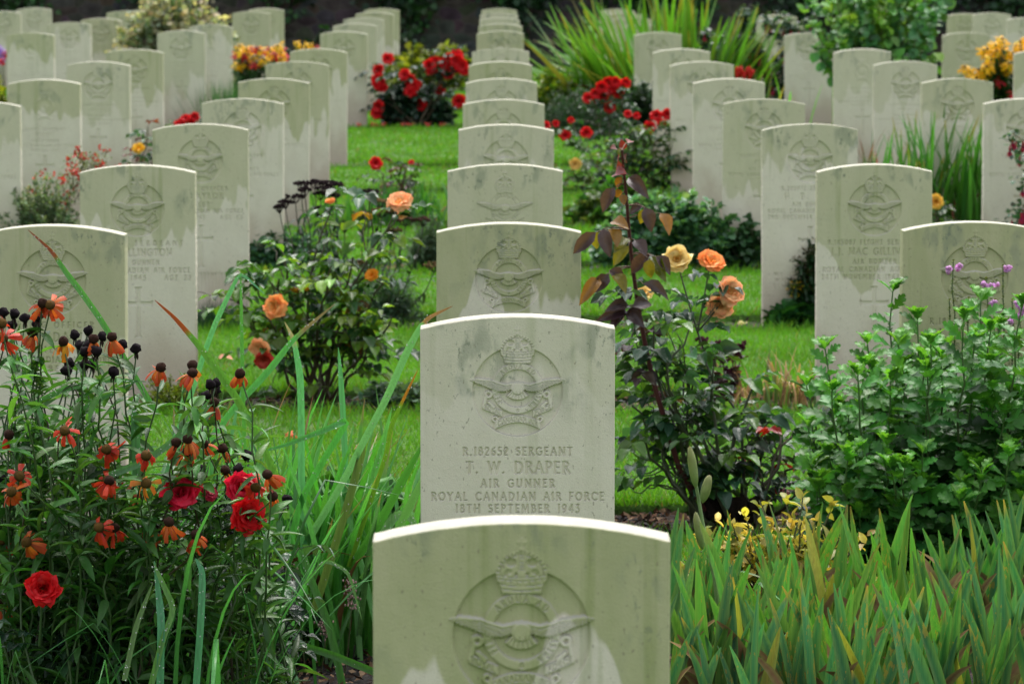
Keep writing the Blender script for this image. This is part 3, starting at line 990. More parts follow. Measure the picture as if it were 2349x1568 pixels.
def along(pts, ts):
    pts = np.asarray(pts); s = np.asarray(ts) * (len(pts) - 1)
    i = np.clip(s.astype(int), 0, len(pts) - 2); f = (s - i)[:, None]
    return pts[i] * (1 - f) + pts[i + 1] * f, unit(pts[i + 1] - pts[i])


def ball(mb, c, rx, rz, col, ax=(0, 0, 1), n=8, m=5, rough=.0, r=rng, cap=None):
    ax = unit(ax); a = unit(np.cross(ax, V(.2, .9, .1))); b = np.cross(ax, a)
    v = []; cc = []
    for i in range(m + 1):
        ph = PI * i / m
        for j in range(n):
            th = 2 * PI * (j + .5 * (i % 2)) / n
            k = 1 + rough * r.normal()
            v.append(np.asarray(c) + (a * math.cos(th) + b * math.sin(th)) * rx * math.sin(ph) * k + ax * rz * math.cos(ph) * k)
            cc.append(np.asarray(col) if cap is None else np.asarray(cap) * (1 - i / m) + np.asarray(col) * (i / m))
    i = np.arange((m + 1) * n).reshape(m + 1, n); j = np.roll(i, -1, 1)
    q = np.stack([i[:-1], i[1:], j[1:], j[:-1]], -1).reshape(-1, 4)
    mb.add(v, q, np.array(cc))


def blade(mb, base, az, L, w_, th0, th1, col, tip=None, tipfrac=.0, fold=None, n=9, twist=0., edge=None, r=rng, prof='strap', face=None):
    """ribbon leaf: elevation goes from th0 to th1 (degrees from vertical); fold=(t, extra angle) is a sharp kink"""
    h = V(math.cos(az), math.sin(az), 0)
    p = np.array(base, float); P_ = [p.copy()]; T = []
    ds = L / (n - 1)
    for i in range(n):
        t = i / (n - 1)
        th = th0 + (th1 - th0) * t ** 1.6
        if fold and t > fold[0]: th = fold[1] + (t - fold[0]) * 25
        d = h * math.sin(R(th)) + V(0, 0, 1) * math.cos(R(th)); T.append(d)
        if i < n - 1:
            p = p + d * ds; P_.append(p.copy())
    P_ = np.array(P_); T = np.array(T)
    side0 = V(-math.sin(az), math.cos(az), 0)
    if face is not None: side0 = unit(np.asarray(face, float))
    v = []; c = []
    col = np.asarray(col, float)
    for i in range(n):
        t = i / (n - 1)
        if prof == 'strap': ww = w_ * (min(1, .75 + t) * (1 - max(0, t - .55) / .45) ** .6 + .02)
        else: ww = w_ * (.8 + .35 * math.sin(PI * min(1, t * 1.1)) if t < .6 else (.8 + .35 * math.sin(PI * .66)) * max(.02, (1 - t) / .4) ** .55)
        a = twist * t
        s = side0 * math.cos(a) + np.cross(T[i], side0) * math.sin(a)
        s = unit(s - T[i] * (s @ T[i]))
        nn = np.cross(s, T[i])
        dp = .22 * ww
        v += [P_[i] - s * ww / 2, P_[i] - nn * dp, P_[i] + s * ww / 2]
        k = col * (.92 + .2 * t)
        if tip is not None and t > 1 - tipfrac:
            u = (t - 1 + tipfrac) / tipfrac; k = k * (1 - min(1, u * 1.6)) + np.asarray(tip) * min(1, u * 1.6)
        e = k if edge is None else k * .6 + np.asarray(edge) * .4
        c += [e, k, e]
    i = np.arange(3 * n).reshape(n, 3)
    q = np.stack([i[:-1, :-1], i[:-1, 1:], i[1:, 1:], i[1:, :-1]], -1).reshape(-1, 4)
    mb.add(v, q, np.array(c))


def rose_flower(mb, c, size, ax, cin, cout, cedge, layers=((5, .10, 20, .62), (6, .22, 38, .8), (7, .34, 62, 1.0), (6, .42, 85, 1.05)), r=rng, ruffle=.06):
    """overlapping cupped petals; size = flower radius"""
    ax = unit(ax); a = unit(np.cross(ax, V(.3, .8, .1))); b = np.cross(ax, a)
    nl = len(layers)
    for li, (k, rad, op, ln) in enumerate(layers):
        for i in range(k):
            ph = 2 * PI * (i + .37 * li) / k + r.normal(0, .15)
            out = a * math.cos(ph) + b * math.sin(ph); tan = -a * math.sin(ph) + b * math.cos(ph)
            L = size * ln * r.uniform(.85, 1.1); Wp = size * (.55 + .12 * li) * r.uniform(.85, 1.1)
            opn = R(op + r.normal(0, 8))
            p = np.asarray(c) - ax * size * .35 + out * size * .08
            v = []; cc = []
            m = 6
            for jj in range(m):
                t = jj / (m - 1)
                th = opn * (.35 + .9 * t) + (max(0, t - .7) * 2.4 if li > 0 else -max(0, t - .6) * .8)
                if jj: p = p + (out * math.sin(th) + ax * math.cos(th)) * L / (m - 1)
                ww = Wp * (math.sin(PI * (.12 + .72 * t)) ** .7)
                nrm = out * math.cos(th) - ax * math.sin(th)
                for u in (-1, -.5, 0, .5, 1):
                    rf = ruffle * size * math.sin(u * 5 + i * 2 + li) * t ** 2 + r.normal(0, .012 * size)
                    v.append(p + tan * ww * u * .9 - nrm * (u * u) * ww * .42 + nrm * rf - (out * math.sin(th) + ax * math.cos(th)) * (u * u) * .16 * L * t)
                    q_ = li / max(1, nl - 1)
                    base = np.asarray(cin) * (1 - q_) + np.asarray(cout) * q_
                    e = max(0, t - .45) / .55 * (.45 + .55 * abs(u)) * r.uniform(.6, 1.2)
                    cc.append(base * (1 - min(1, e)) + np.asarray(cedge) * min(1, e))
            ii = np.arange(m * 5).reshape(m, 5)
            q = np.stack([ii[:-1, :-1], ii[:-1, 1:], ii[1:, 1:], ii[1:, :-1]], -1).reshape(-1, 4)
            mb.add(v, q, np.array(cc))
    # calyx
    ca = []
    for i in range(5):
        ph = 2 * PI * i / 5 + .4
        ca.append(a * math.cos(ph) + b * math.sin(ph) - ax * .35)
    place(mb, LANCE, np.repeat((np.asarray(c) - ax * size * .38)[None], 5, 0), np.array(ca), -ax, size * .75, size * 1.1, (.06, .12, .03), .1, r)


def daisy(mb, c, rad, ax, col, col2, n=12, droop=40, r=rng, miss=0., face=None):
    """ray florets round a disc; droop in degrees below the disc plane"""
    ax = unit(ax); a = unit(np.cross(ax, V(.3, .8, .1))); b = np.cross(ax, a)
    loc = []; dr = []; up = []
    for i in range(n):
        if r.random() < miss: continue
        ph = 2 * PI * i / n + r.normal(0, .12); o = a * math.cos(ph) + b * math.sin(ph)
        d = R(droop + r.normal(0, 14))
        loc.append(np.asarray(c) + o * rad * .18); dr.append(o * math.cos(d) - ax * math.sin(d)); up.append(ax * math.cos(d) + o * math.sin(d))
    if not loc: return
    k = r.random((len(loc), 1))
    cc = np.asarray(col) * k + np.asarray(col2) * (1 - k)
    place(mb, PETAL6, loc, dr, np.array(up) + r.normal(0, .35, (len(loc), 3)), rad * r.uniform(.65, 1.12, len(loc)), rad * r.uniform(.6, 1.1, len(loc)), cc, .22, r, tipcol=np.asarray(col2) * 1.1)


def compound(mb, p, d, up, size, col, r=rng, nl=5, cv=.2, stem=None, tmpl=None):
    """rose leaf: leaflets in pairs on a drooping stalk"""
    d = unit(d); L = size * 2.1
    st = curve(p, np.asarray(p) + d * L - V(0, 0, .25) * L * r.uniform(.2, 1.2), V(0, 0, .18) * L, 5)
    if stem is not None: tube(stem, st, .0011, .0007, np.asarray(col) * .8, 3)
    side = unit(np.cross(d, V(0, 0, 1))) if abs(d[2]) < .95 else V(1, 0, 0)
    loc, dr, up_ = [], [], []
    pairs = (nl - 1) // 2
    for k in range(pairs):
        t = .45 + .5 * k / max(1, pairs)
        q, tg = along(st, [t]); q = q[0]; tg = tg[0]
        for s in (-1, 1):
            loc.append(q); dr.append(tg * .35 + side * s + V(0, 0, -.5) * r.uniform(-.3, 1.3)); up_.append(V(0, 0, 1) + side * r.normal(0, .35) + d * r.normal(0, .4))
    loc.append(st[-1]); dr.append(st[-1] - st[-2] + V(0, 0, -.02) * L); up_.append(V(0, 0, 1) + d * r.normal(.2, .3))
    place(mb, tmpl or ROSELEAF, loc, np.array(dr), np.array(up_), size * r.uniform(.8, 1.1, len(loc)), None, col, cv, r)


# ------------------------------------------------------------------ plant makers
def mound(name, label, cat, base, rx, ry, h, n, size, col, tmpl=TINY, mat='leaf', group=None, seed=0, col2=None, up=.6, stems=14, flowers=None, clump=9, stemcol=(.06, .07, .03), kind=None, parent=None):
    """bushy plant: leaves carried on many short twigs that rise from the base"""
    r = np.random.default_rng(seed + 100)
    base = np.asarray(base, float)
    t = parent or thing(name, label, cat, base, group)
    sb, lb = MB(), MB()
    tips = []
    ntw = max(stems, n // clump)
    for i in range(ntw):
        u = unit(V(r.normal(), r.normal(), abs(r.normal()) * 1.1 + .15)) * r.uniform(.55, 1.02)
        tip = base + V(u[0] * rx, u[1] * ry, max(.03, u[2]) * h)
        p0 = base + V(u[0] * rx * .25, u[1] * ry * .25, 0)
        st = curve(p0, tip, V(0, 0, h * .18), 6, h * .015, r)
        if i < 90: tube(sb, st, .0035 * (1 + h), .0012, stemcol, 4)
        k = int(n / ntw) + 1
        ts = r.uniform(.45, 1.0, k)
        q, tg = along(st, ts)
        d = tg * .6 + r.normal(0, .8, (k, 3)) + V(0, 0, up * .4)
        c = np.asarray(col) * (.75 + .5 * r.random())
        if col2 is not None and r.random() < .4: c = np.asarray(col2) * (.8 + .4 * r.random())
        place(lb, tmpl, q, d, V(0, 0, 1) + r.normal(0, .4, (k, 3)), size * r.uniform(.6, 1.2, k), None, c, .22, r)
        tips.append(tip)
    sb.build('stems', M['stem'], t)
    lb.build('foliage', M[mat], t)
    return t, np.array(tips)


def rose_bush(label, base, canes, flowers, leaf=.035, cols=((.03, .075, .02), (.045, .1, .02)), seed=0, dens=1.0, twigs=3, group='rose bushes growing between the headstones', size=1.0, stemcol=(.07, .05, .025), extra=None, name='rose_bush', nl=5, red=None, cat='rose bush', lo=.35):
    """canes: list of tip points (or (start, tip, bow)); flowers: (point, radius, axis, colours)"""
    r = np.random.default_rng(seed + 500)
    base = np.asarray(base, float)
    t = thing(name, label, cat, base, group)
    sb, lb = MB(), MB()
    nodes = []
    for ci, cn in enumerate(canes):
        if isinstance(cn, tuple) and len(cn) == 3 and hasattr(cn[0], '__len__'): p0, p1, bow = cn
        else: p0, p1, bow = base + V(r.normal(0, .03), r.normal(0, .03), 0) * size, cn, V(r.normal(0, .05), r.normal(0, .05), .02)
        st = curve(p0, p1, bow, 12, .006 * size, r)
        tube(sb, st, .0065 * size, .0028 * size, stemcol, 6, thorn=14)
        Ls = np.linalg.norm(np.asarray(p1) - p0)
        branches = [(st, lo)]
        for k in range(twigs):
            tt = r.uniform(.3, .85)
            q, tg = along(st, [tt])
            d = unit(tg[0] + r.normal(0, .75, 3) + V(0, 0, .25)); e = q[0] + d * Ls * r.uniform(.2, .42)
            if e[2] < .03: e[2] = .03 + .05 * r.random()
            b = curve(q[0], e, V(0, 0, .03), 7, .004, r)
            tube(sb, b, .003 * size, .0015 * size, stemcol, 4)
            branches.append((b, .15))
        for (b, l0) in branches:
            Lb = np.linalg.norm(b[-1] - b[0])
            k = max(2, int(Lb / (leaf * 1.15) * dens))
            ts = np.linspace(l0, 1, k) + r.normal(0, .02, k)
            q, tg = along(b, np.clip(ts, 0, 1))
            for j in range(k):
                az = j * 2.4 + r.normal(0, .5)
                d = V(math.cos(az), math.sin(az), r.uniform(-.2, .5)) + tg[j] * .3
                c = np.asarray(cols[r.integers(len(cols))])
                if red is not None and r.random() < red[0]: c = np.asarray(red[1])
                compound(lb, q[j], d, V(0, 0, 1), leaf * r.uniform(.7, 1.15), c, r, nl, .25, sb)
        nodes.append(st)
    allp = np.concatenate(nodes)
    sb2 = []
    for fl in flowers:
        p, rad, ax, cs = fl[:4]
        p = np.asarray(p, float)
        cand = allp[(allp[:, 2] < p[2] - rad)]
        if len(cand) == 0: cand = allp
        q = cand[np.argmin(np.linalg.norm(cand - p, axis=1))]
        e = p - unit(ax) * rad * .35
        stt = curve(q, e, V(0, 0, -.01) if q[2] < e[2] else V(0, 0, .03), 8)
        tube(sb, stt, .003 * size, .002 * size, stemcol, 5, thorn=5)
        kk = max(1, int(np.linalg.norm(e - q) / .05))
        for j in range(kk):
            w_, tg = along(stt, [r.uniform(.1, .8)])
            compound(lb, w_[0], V(r.normal(), r.normal(), .3), V(0, 0, 1), leaf * .7, cols[0], r, nl, .25, sb)
        f = MB()
        rose_flower(f, p, rad, ax, *cs, r=r, **(fl[4] if len(fl) > 4 else {}))
        f.build('flower', M['petal'], t)
    if extra: extra(sb, lb, r)
    sb.build('canes', M['stem'], t)
    lb.build('foliage', M['wet'], t)
    return t


def strap_clump(name, label, cat, base, n, L, w_, col, spread=(.08, .06), th=(2, 30), bend=(10, 60), tip=None, tipp=.3, tipfrac=.25, dead=0., foldp=0., edge=None, seed=0, group=None, mat='strap', prof='strap', azr=None, deadcol=(.22, .12, .05), nseg=9, yellow=0., parent=None, build=True, tw=.6, flat=False, lr=False):
    r = np.random.default_rng(seed + 900)
    base = np.asarray(base, float)
    t = parent or thing(name, label, cat, base, group)
    mb, db = MB(), MB()
    for i in range(n):
        az = r.uniform(0, 2 * PI) if azr is None else r.uniform(*azr)
        if lr: az = (0 if r.random() < .5 else PI) + r.normal(0, .5)
        o = V(r.normal(0, spread[0]), r.normal(0, spread[1]), 0)
        t0 = r.uniform(*th); t1 = t0 + r.uniform(*bend)
        c = np.asarray(col) * r.uniform(.65, 1.35) * (1 + r.normal(0, .08, 3))
        if r.random() < yellow: c = V(.30, .27, .04) * r.uniform(.6, 1.2)
        tg = mb
        fo = (r.uniform(.4, .75), r.uniform(95, 150)) if r.random() < foldp else None
        LL = L * r.uniform(.55, 1.1)
        tp = tip if (tip is not None and r.random() < tipp) else None
        if r.random() < dead:
            tg = db; c = np.asarray(deadcol) * r.uniform(.4, 1.3); t1 += 50; LL *= .75; tp = None
        fc = None
        if flat: fc = V(1, r.normal(0, .45), 0)
        blade(tg, base + o, az, LL, w_ * r.uniform(.7, 1.15), t0, t1, np.clip(c, .003, 1), tp, tipfrac * r.uniform(.5, 1.6), fo, nseg, r.normal(0, tw), edge, r, prof, fc)
    mb.build('leaves', M[mat], t)
    if db.n: db.build('dead_leaves', M['dull'], t)
    return t
# ------------------------------------------------------------------ planting
def GX(px, Y, py=900): return P(px, py, Y)[0]
def base_at(px, Y, z=-.035): return V(GX(px, Y), Y, z)
UP = V(0, 0, 1)
CAMD = V(0, -1, .1)


def pxy(pts, Y, dy=0.):
    """survey a polyline: measured directions at distance Y, receding by dy towards the end"""
    n = len(pts)
    return np.array([P(a, b, Y + dy * i / max(1, n - 1)) for i, (a, b) in enumerate(pts)])


def ribbon(mb, pts, w_, col, tip=None, tipfrac=.2, r=rng, taper=True, face=(0, -1, .15)):
    """strap leaf that follows surveyed points from its base to its tip"""
    pts = np.asarray(pts, float)
    n = 4 * (len(pts) - 1) + 1
    s = np.linspace(0, len(pts) - 1, n)
    q, _ = along(pts, s / (len(pts) - 1))
    q[1:-1] = (q[:-2] + 2 * q[1:-1] + q[2:]) / 4
    T = unit(np.gradient(q, axis=0))
    v, c = [], []
    for i in range(n):
        t = i / (n - 1)
        ww = w_ * ((1 - max(0, t - .6) / .4) ** .7 if taper else 1) + .001
        sd = unit(np.cross(T[i], np.asarray(face, float)))
        nn = np.cross(sd, T[i])
        v += [q[i] - sd * ww / 2, q[i] - nn * .2 * ww, q[i] + sd * ww / 2]
        k = np.asarray(col, float)
        if tip is not None and t > 1 - tipfrac: k = np.asarray(tip, float)
        c += [k, k * .85, k * 1.05]
    i = np.arange(3 * n).reshape(n, 3)
    f = np.stack([i[:-1, :-1], i[:-1, 1:], i[1:, 1:], i[1:, :-1]], -1).reshape(-1, 4)
    mb.add(v, f, np.array(c))


# ---- helenium in the left foreground
def helenium():
    r = np.random.default_rng(21)
    Y0 = 7.75
    t = thing('helenium', 'tall helenium with drooping orange and red flowers and black seed heads in the left foreground', 'flowering plant', base_at(230, Y0))
    fl = [(97, 697, 'o', 1), (115, 700, 'o', 0), (74, 766, 'o', 1), (146, 785, 'y', 1), (215, 780, 'o', 2), (257, 776, 'o', 1), (368, 845, 'o', 1), (443, 840, 'y', 2), (440, 858, 'o', 1), (551, 859, 'o', 1), (492, 926, 'o', 1),
          (150, 988, 'r', 0), (245, 1031, 'r', 0), (45, 1092, 'r', 0), (246, 1103, 'r', 0), (27, 1128, 'o', 0), (284, 1136, 'o', 0), (336, 1108, 'y', 0), (431, 1010, 'o', 1), (403, 1018, 'o', 2), (468, 1019, 'o', 2), (430, 1039, 'o', 1), (511, 1031, 'o', 2),
          (516, 1081, 'y', 2), (586, 1118, 'r', 0), (468, 1102, 'o', 2), (615, 1090, 'o', 1), (626, 1140, 'o', 2), (3, 742, 'r', 0), (10, 776, 'r', 0),
          (63, 1243, 'o', 0), (228, 1210, 'r', 0), (263, 1213, 'r', 1), (356, 1214, 'o', 1), (388, 1200, 'o', 1), (450, 1228, 'o', 1), (3, 1240, 'r', 0), (8, 1385, 'o', 1), (250, 1105, 'r', 1), (20, 1000, 'r', 2), (335, 1045, 'r', 0)]
    sd = [(8, 716), (32, 719), (57, 729), (29, 746), (85, 726), (172, 768), (203, 758), (234, 771), (184, 793), (203, 791), (221, 805), (196, 806), (281, 790), (312, 799), (158, 832), (213, 834), (195, 834), (260, 852), (84, 741), (152, 849),
          (483, 881), (496, 878), (495, 893), (475, 907), (440, 1076), (447, 1086), (462, 1077), (421, 1080), (565, 1043), (547, 1074), (167, 1010), (170, 1045), (142, 1058), (6, 1100),
          (113, 1205), (111, 1221), (18, 1267), (305, 1169), (331, 1187), (353, 1198), (317, 1213), (305, 1254), (351, 1254), (515, 1193), (530, 1221), (521, 1315), (455, 1087), (658, 1145), (112, 1512)]
    sb, lb = MB(), MB()
    ends = []
    ocol = {'o': ((.70, .20, .02), (.42, .05, .015)), 'r': ((.45, .02, .02), (.55, .05, .015)), 'y': ((.78, .40, .03), (.6, .16, .02))}
    for (px, py, k, m) in fl:
        Y = Y0 + r.uniform(-.38, -.05)
        c = P(px, py, Y)
        ax = unit(V(r.normal(0, .25), -.45 + r.normal(0, .2) if m else -.85, .9 if m else .4))
        f = MB()
        a, b = ocol[k]
        daisy(f, c - ax * .003, .027 if m < 2 else .024, ax, a, b, n=13 if m < 2 else 10, droop=(22, 42, 58)[m], r=r, miss=(.1, .12, .35)[m])
        fo = f.build('flower', M['petal'], t, origin=c)
        g = MB()
        ball(g, c + ax * .003, .0105, .0095, (.028, .012, .008), ax, 9, 6, .07, r, cap=(.035, .016, .01) if m else (.11, .06, .015))
        g.build('cone', M['dull'], fo)
        ends.append((c - ax * .006, ax))
    for (px, py) in sd:
        Y = Y0 + r.uniform(-.2, .35)
        c = P(px, py, Y); ax = unit(V(r.normal(0, .2), r.normal(0, .2), 1))
        g = MB()
        ball(g, c, .0108, .0098, (.012, .008, .010), ax, 9, 6, .16, r)
        place(g, NARROW, np.repeat((c - ax * .006)[None], 5, 0), np.stack([np.cos(np.arange(5) * 1.26), np.sin(np.arange(5) * 1.26), -np.ones(5) * 1.4], -1), ax, .016, .03, (.03, .02, .015), .2, r)
        g.build('seed_head', M['dull'], t)
        ends.append((c - ax * .007, ax))
    nfl = len(ends)
    for _ in range(75):   # leafy shoots without flowers
        px = r.uniform(-60, 620)
        top = np.interp(px, [-60, 60, 250, 330, 420, 500, 620], [850, 900, 960, 1010, 1060, 1110, 1200])
        ends.append((P(px, top + abs(r.normal(0, 160)), Y0 + r.uniform(-.3, .4)), UP))
    for i, (e, ax) in enumerate(ends):
        b = V(e[0] * .8 + GX(230, Y0) * .2 + r.normal(0, .06), Y0 + r.normal(0, .12), -.04)
        st = curve(b, e, V(r.normal(0, .07), r.normal(0, .05), .05) + (e - b) * V(-.15, 0, 0), 11, .007, r)
        st[-1] = e
        tube(sb, st, .0032, .0015, (.045, .085, .025) if r.random() < .8 else (.05, .035, .02), 5)
        L = np.linalg.norm(e - b)
        k = int(L / .021)
        ts = r.uniform(.12, .93, k) ** .8
        q, tg = along(st, ts)
        az = np.arange(k) * 2.4 + r.normal(0, .4, k)
        d = np.stack([np.cos(az), np.sin(az), r.normal(.35, .7, k)], -1)
        c = V(.05, .15, .03) if r.random() < .6 else V(.075, .21, .04)
        place(lb, LANCE, q, d, UP + r.normal(0, .3, (k, 3)), r.uniform(.04, .085, k) * (1.1 - .35 * ts), r.uniform(.04, .07, k), c, .3, r)
    gbm = MB()
    for _ in range(70):
        px, Yg = r.uniform(-60, 640), r.uniform(7.35, 8.1)
        blade(gbm, V(GX(px, Yg), Yg, -.03), r.uniform(0, 2 * PI), r.uniform(.3, .75), r.uniform(.004, .010), r.uniform(0, 25), r.uniform(30, 95), V(.07, .24, .06) * r.uniform(.5, 1.3), fold=(r.uniform(.4, .8), r.uniform(100, 150)) if r.random() < .35 else None, twist=r.normal(0, 1), r=r)
    gbm.build('grassy_leaves', M['strap'], t)
    sb.build('stems', M['stem'], t); lb.build('foliage', M['leaf'], t)


helenium()

# ---- red roses low in the left foreground
RED = ((.45, .003, .006), (.66, .006, .010), (.78, .014, .02))
CRIM = ((.50, .002, .02), (.74, .006, .035), (.85, .03, .09))


def pt(px, py, Y): return P(px, py, Y)


rose_bush('low rose bush with three large crimson blooms among the helenium', base_at(560, 8.1),
          [pt(470, 1180, 7.7), pt(560, 1240, 7.8), pt(640, 1260, 8.0), pt(590, 1420, 7.9), pt(420, 1450, 7.7), pt(660, 1480, 8.1)],
          [(pt(415, 1130, 7.5), .036, V(-.1, -1, .55), CRIM, dict(ruffle=.15)), (pt(554, 1118, 7.55), .031, V(.2, -1, .3), CRIM, dict(ruffle=.15)), (pt(568, 1182, 7.5), .033, V(.45, -1, .1), RED, dict(ruffle=.08)), (pt(480, 1128, 7.56), .017, V(.6, -.6, .5), ((.6, .2, .25), (.55, .02, .08), (.6, .03, .08)))],
          leaf=.034, cols=((.02, .05, .03), (.03, .075, .03)), seed=3, group=None, stemcol=(.05, .09, .03), twigs=2, dens=.8)
rose_bush('single red rose on a thorny stem near the bottom left corner', base_at(190, 7.9),
          [pt(150, 1360, 7.6), pt(90, 1480, 7.5), pt(210, 1500, 7.7), pt(280, 1530, 7.7)],
          [(pt(99, 1349, 7.45), .032, V(.25, -1, .35), RED, dict(ruffle=.15))], leaf=.033, cols=((.02, .06, .03), (.03, .08, .03)), seed=4, group=None, stemcol=(.04, .08, .025), twigs=1, dens=.8)


wm_, nt_, N_, L_ = newmat('water_drop')
p_ = nd(N_, 'ShaderNodeBsdfPrincipled', _Roughness=.03); p_.inputs['Transmission Weight'].default_value = .6; p_.inputs['IOR'].default_value = 1.33
p_.inputs['Coat Weight'].default_value = 1
L_.new(p_.outputs[0], nd(N_, 'ShaderNodeOutputMaterial').inputs[0]); WATER = wm_
# ---- daylily foliage between the helenium and the centre stone
def daylily():
    t = thing('daylily_clump', 'clump of long wet strap leaves left of the foreground headstone', 'daylily', base_at(700, 8.75))
    G1 = (.075, .23, .055); G2 = (.09, .27, .08); BR = (.25, .12, .06); RD = (.25, .05, .02)
    hb = MB()
    hero = [([(360, 950), (290, 830), (231, 733), (188, 672), (150, 623), (118, 575), (64, 527)], .011, G1, (.2, .05, .02), 8.0, .0),
            ([(660, 1190), (623, 1068), (582, 983), (541, 910), (497, 846), (450, 785), (401, 729), (355, 688)], .014, (.09, .22, .04), RD, 8.2, -.2),
            ([(400, 1010), (440, 900), (468, 811), (494, 741), (519, 688), (551, 623), (607, 674)], .010, (.10, .30, .14), None, 8.3, -.2),
            ([(565, 1100), (560, 1000), (556, 850), (553, 690), (552, 632)], .007, G1, None, 8.3, -.2),
            ([(480, 1010), (533, 940), (615, 852), (674, 776), (768, 697)], .013, (.08, .28, .08), (.2, .15, .08), 8.4, -.1),
            ([(700, 1350), (691, 1068), (691, 951), (689, 863), (674, 779), (653, 738)], .014, (.10, .32, .14), (.3, .25, .15), 8.6, -.1),
            ([(790, 1200), (792, 1039), (782, 870), (776, 796)], .012, (.09, .30, .12), None, 8.7, 0),
            ([(700, 1250), (790, 1100), (835, 1010), (887, 913), (931, 811), (963, 752), (985, 727), (1038, 702)], .014, (.11, .27, .12), BR, 8.6, -.9),
            ([(800, 1300), (852, 1144), (887, 1039), (896, 980), (925, 916), (958, 849)], .009, (.10, .2, .02), (.3, .12, .02), 8.6, -.2),
            ([(660, 1270), (691, 1144), (745, 1050), (800, 961), (764, 978), (662, 1018), (577, 1042)], .013, (.07, .28, .06), None, 8.5, -.2),
            ([(790, 1300), (840, 1150), (873, 1039), (899, 934)], .015, (.10, .30, .08), None, 8.7, -.1),
            ([(720, 1400), (775, 1230), (805, 1130), (825, 1060), (836, 1010), (812, 1030)], .016, (.11, .17, .04), (.42, .28, .16), 8.4, 0),
            ([(366, 1640), (370, 1425), (366, 1380), (354, 1285)], .013, (.08, .28, .13), None, 7.28, .05),
            ([(330, 1640), (372, 1468), (400, 1395), (366, 1321), (352, 1290)], .010, (.12, .28, .06), None, 7.28, .05),
            ([(285, 1560), (311, 1437), (351, 1334)], .009, (.12, .22, .06), None, 7.3, .05),
            ([(445, 1640), (461, 1425), (465, 1309), (448, 1279)], .012, (.08, .28, .13), None, 7.3, .05),
            ([(800, 1640), (758, 1441), (714, 1331), (692, 1265), (640, 1246), (582, 1252), (516, 1279)], .015, (.06, .17, .05), None, 8.3, .0),
            ([(870, 1545), (760, 1500), (648, 1467), (516, 1415), (470, 1395)], .014, (.05, .16, .03), None, 8.1, 0),
            ([(700, 1340), (745, 1282), (800, 1310), (830, 1420)], .007, (.12, .25, .10), None, 8.2, 0),
            ([(860, 1260), (905, 1180), (945, 1185), (958, 1230)], .018, (.12, .26, .10), None, 8.3, 0),
            ([(780, 1340), (870, 1200), (930, 1090), (975, 1010)], .017, (.05, .17, .03), None, 8.7, -.8),
            ([(830, 1330), (900, 1240), (960, 1120), (985, 1060)], .016, (.09, .22, .07), None, 8.6, -.8),
            ([(40, 1120), (120, 1010), (200, 930), (320, 870)], .012, (.06, .17, .06), None, 7.7, .0),
            ([(250, 1090), (330, 1060), (400, 1010), (450, 960), (480, 915)], .012, (.08, .2, .08), None, 7.5, 0),
            ([(315, 1115), (312, 1030), (310, 960), (306, 936)], .016, (.07, .2, .08), None, 7.6, 0),
            ([(80, 925), (150, 890), (250, 870), (335, 875)], .010, (.07, .2, .06), None, 7.7, 0)]
    for pts, w_, c, tp, Y, dy in hero:
        ribbon(hb, pxy(pts, Y, dy), w_, c, tp, .22)
    hb.build('bent_leaves', M['strap'], t)
    rr_ = np.random.default_rng(4)
    dd = MB()
    for pts, w_, c, tp, Y, dy in hero:
        q, _ = along(pxy(pts, Y, dy), rr_.uniform(0, .95, 16))
        for p in q: ball(dd, p + V(rr_.normal(0, w_ * .3), -w_ * .25, rr_.normal(0, w_ * .2)), *[rr_.uniform(.0007, .0016)] * 2, (1, 1, 1), UP, 6, 4)
    dd_ = dd.build('dewdrops', WATER, t); dd_['kind'] = 'stuff'
    strap_clump('', '', '', base_at(735, 8.75), 150, .54, .018, (.075, .25, .04), spread=(.085, .09), th=(1, 28), bend=(4, 45), tip=(.3, .16, .06), tipp=.25, tipfrac=.12, foldp=.10, seed=5, parent=t, dead=.04)
    strap_clump('', '', '', base_at(560, 8.7), 120, .60, .014, (.075, .24, .06), spread=(.12, .1), th=(1, 30), bend=(4, 45), tip=(.3, .12, .06), tipp=.3, tipfrac=.15, foldp=.14, seed=6, parent=t, dead=.05)
    strap_clump('', '', '', base_at(850, 9.0), 90, .44, .016, (.08, .27, .05), spread=(.07, .07), th=(4, 40), bend=(8, 60), seed=66, parent=t, foldp=.06)
    strap_clump('', '', '', base_at(330, 8.3), 60, .60, .012, (.07, .22, .06), spread=(.2, .12), th=(1, 35), bend=(5, 55), foldp=.2, seed=7, parent=t)


daylily()
mound('low_plant', 'low broad-leaved green weeds on the bed behind the strap leaves', 'weed', base_at(790, 10.6), .22, .16, .15, 420, .06, (.035, .13, .02), ROUNDLEAF, seed=8, clump=7)
mound('ground_cover', 'tiny-leaved grey green ground cover at the left foot of the sharp headstone', 'ground cover', base_at(905, 10.5), .12, .12, .05, 900, .012, (.10, .2, .08), TINY, seed=9)
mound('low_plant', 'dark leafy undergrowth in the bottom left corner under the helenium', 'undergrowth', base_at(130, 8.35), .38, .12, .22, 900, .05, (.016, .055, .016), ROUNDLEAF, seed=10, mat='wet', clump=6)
mound('low_plant', 'dark leafy undergrowth below the three crimson roses', 'undergrowth', base_at(480, 8.55), .3, .12, .24, 500, .045, (.014, .045, .016), ROUNDLEAF, seed=11, mat='wet', clump=6)


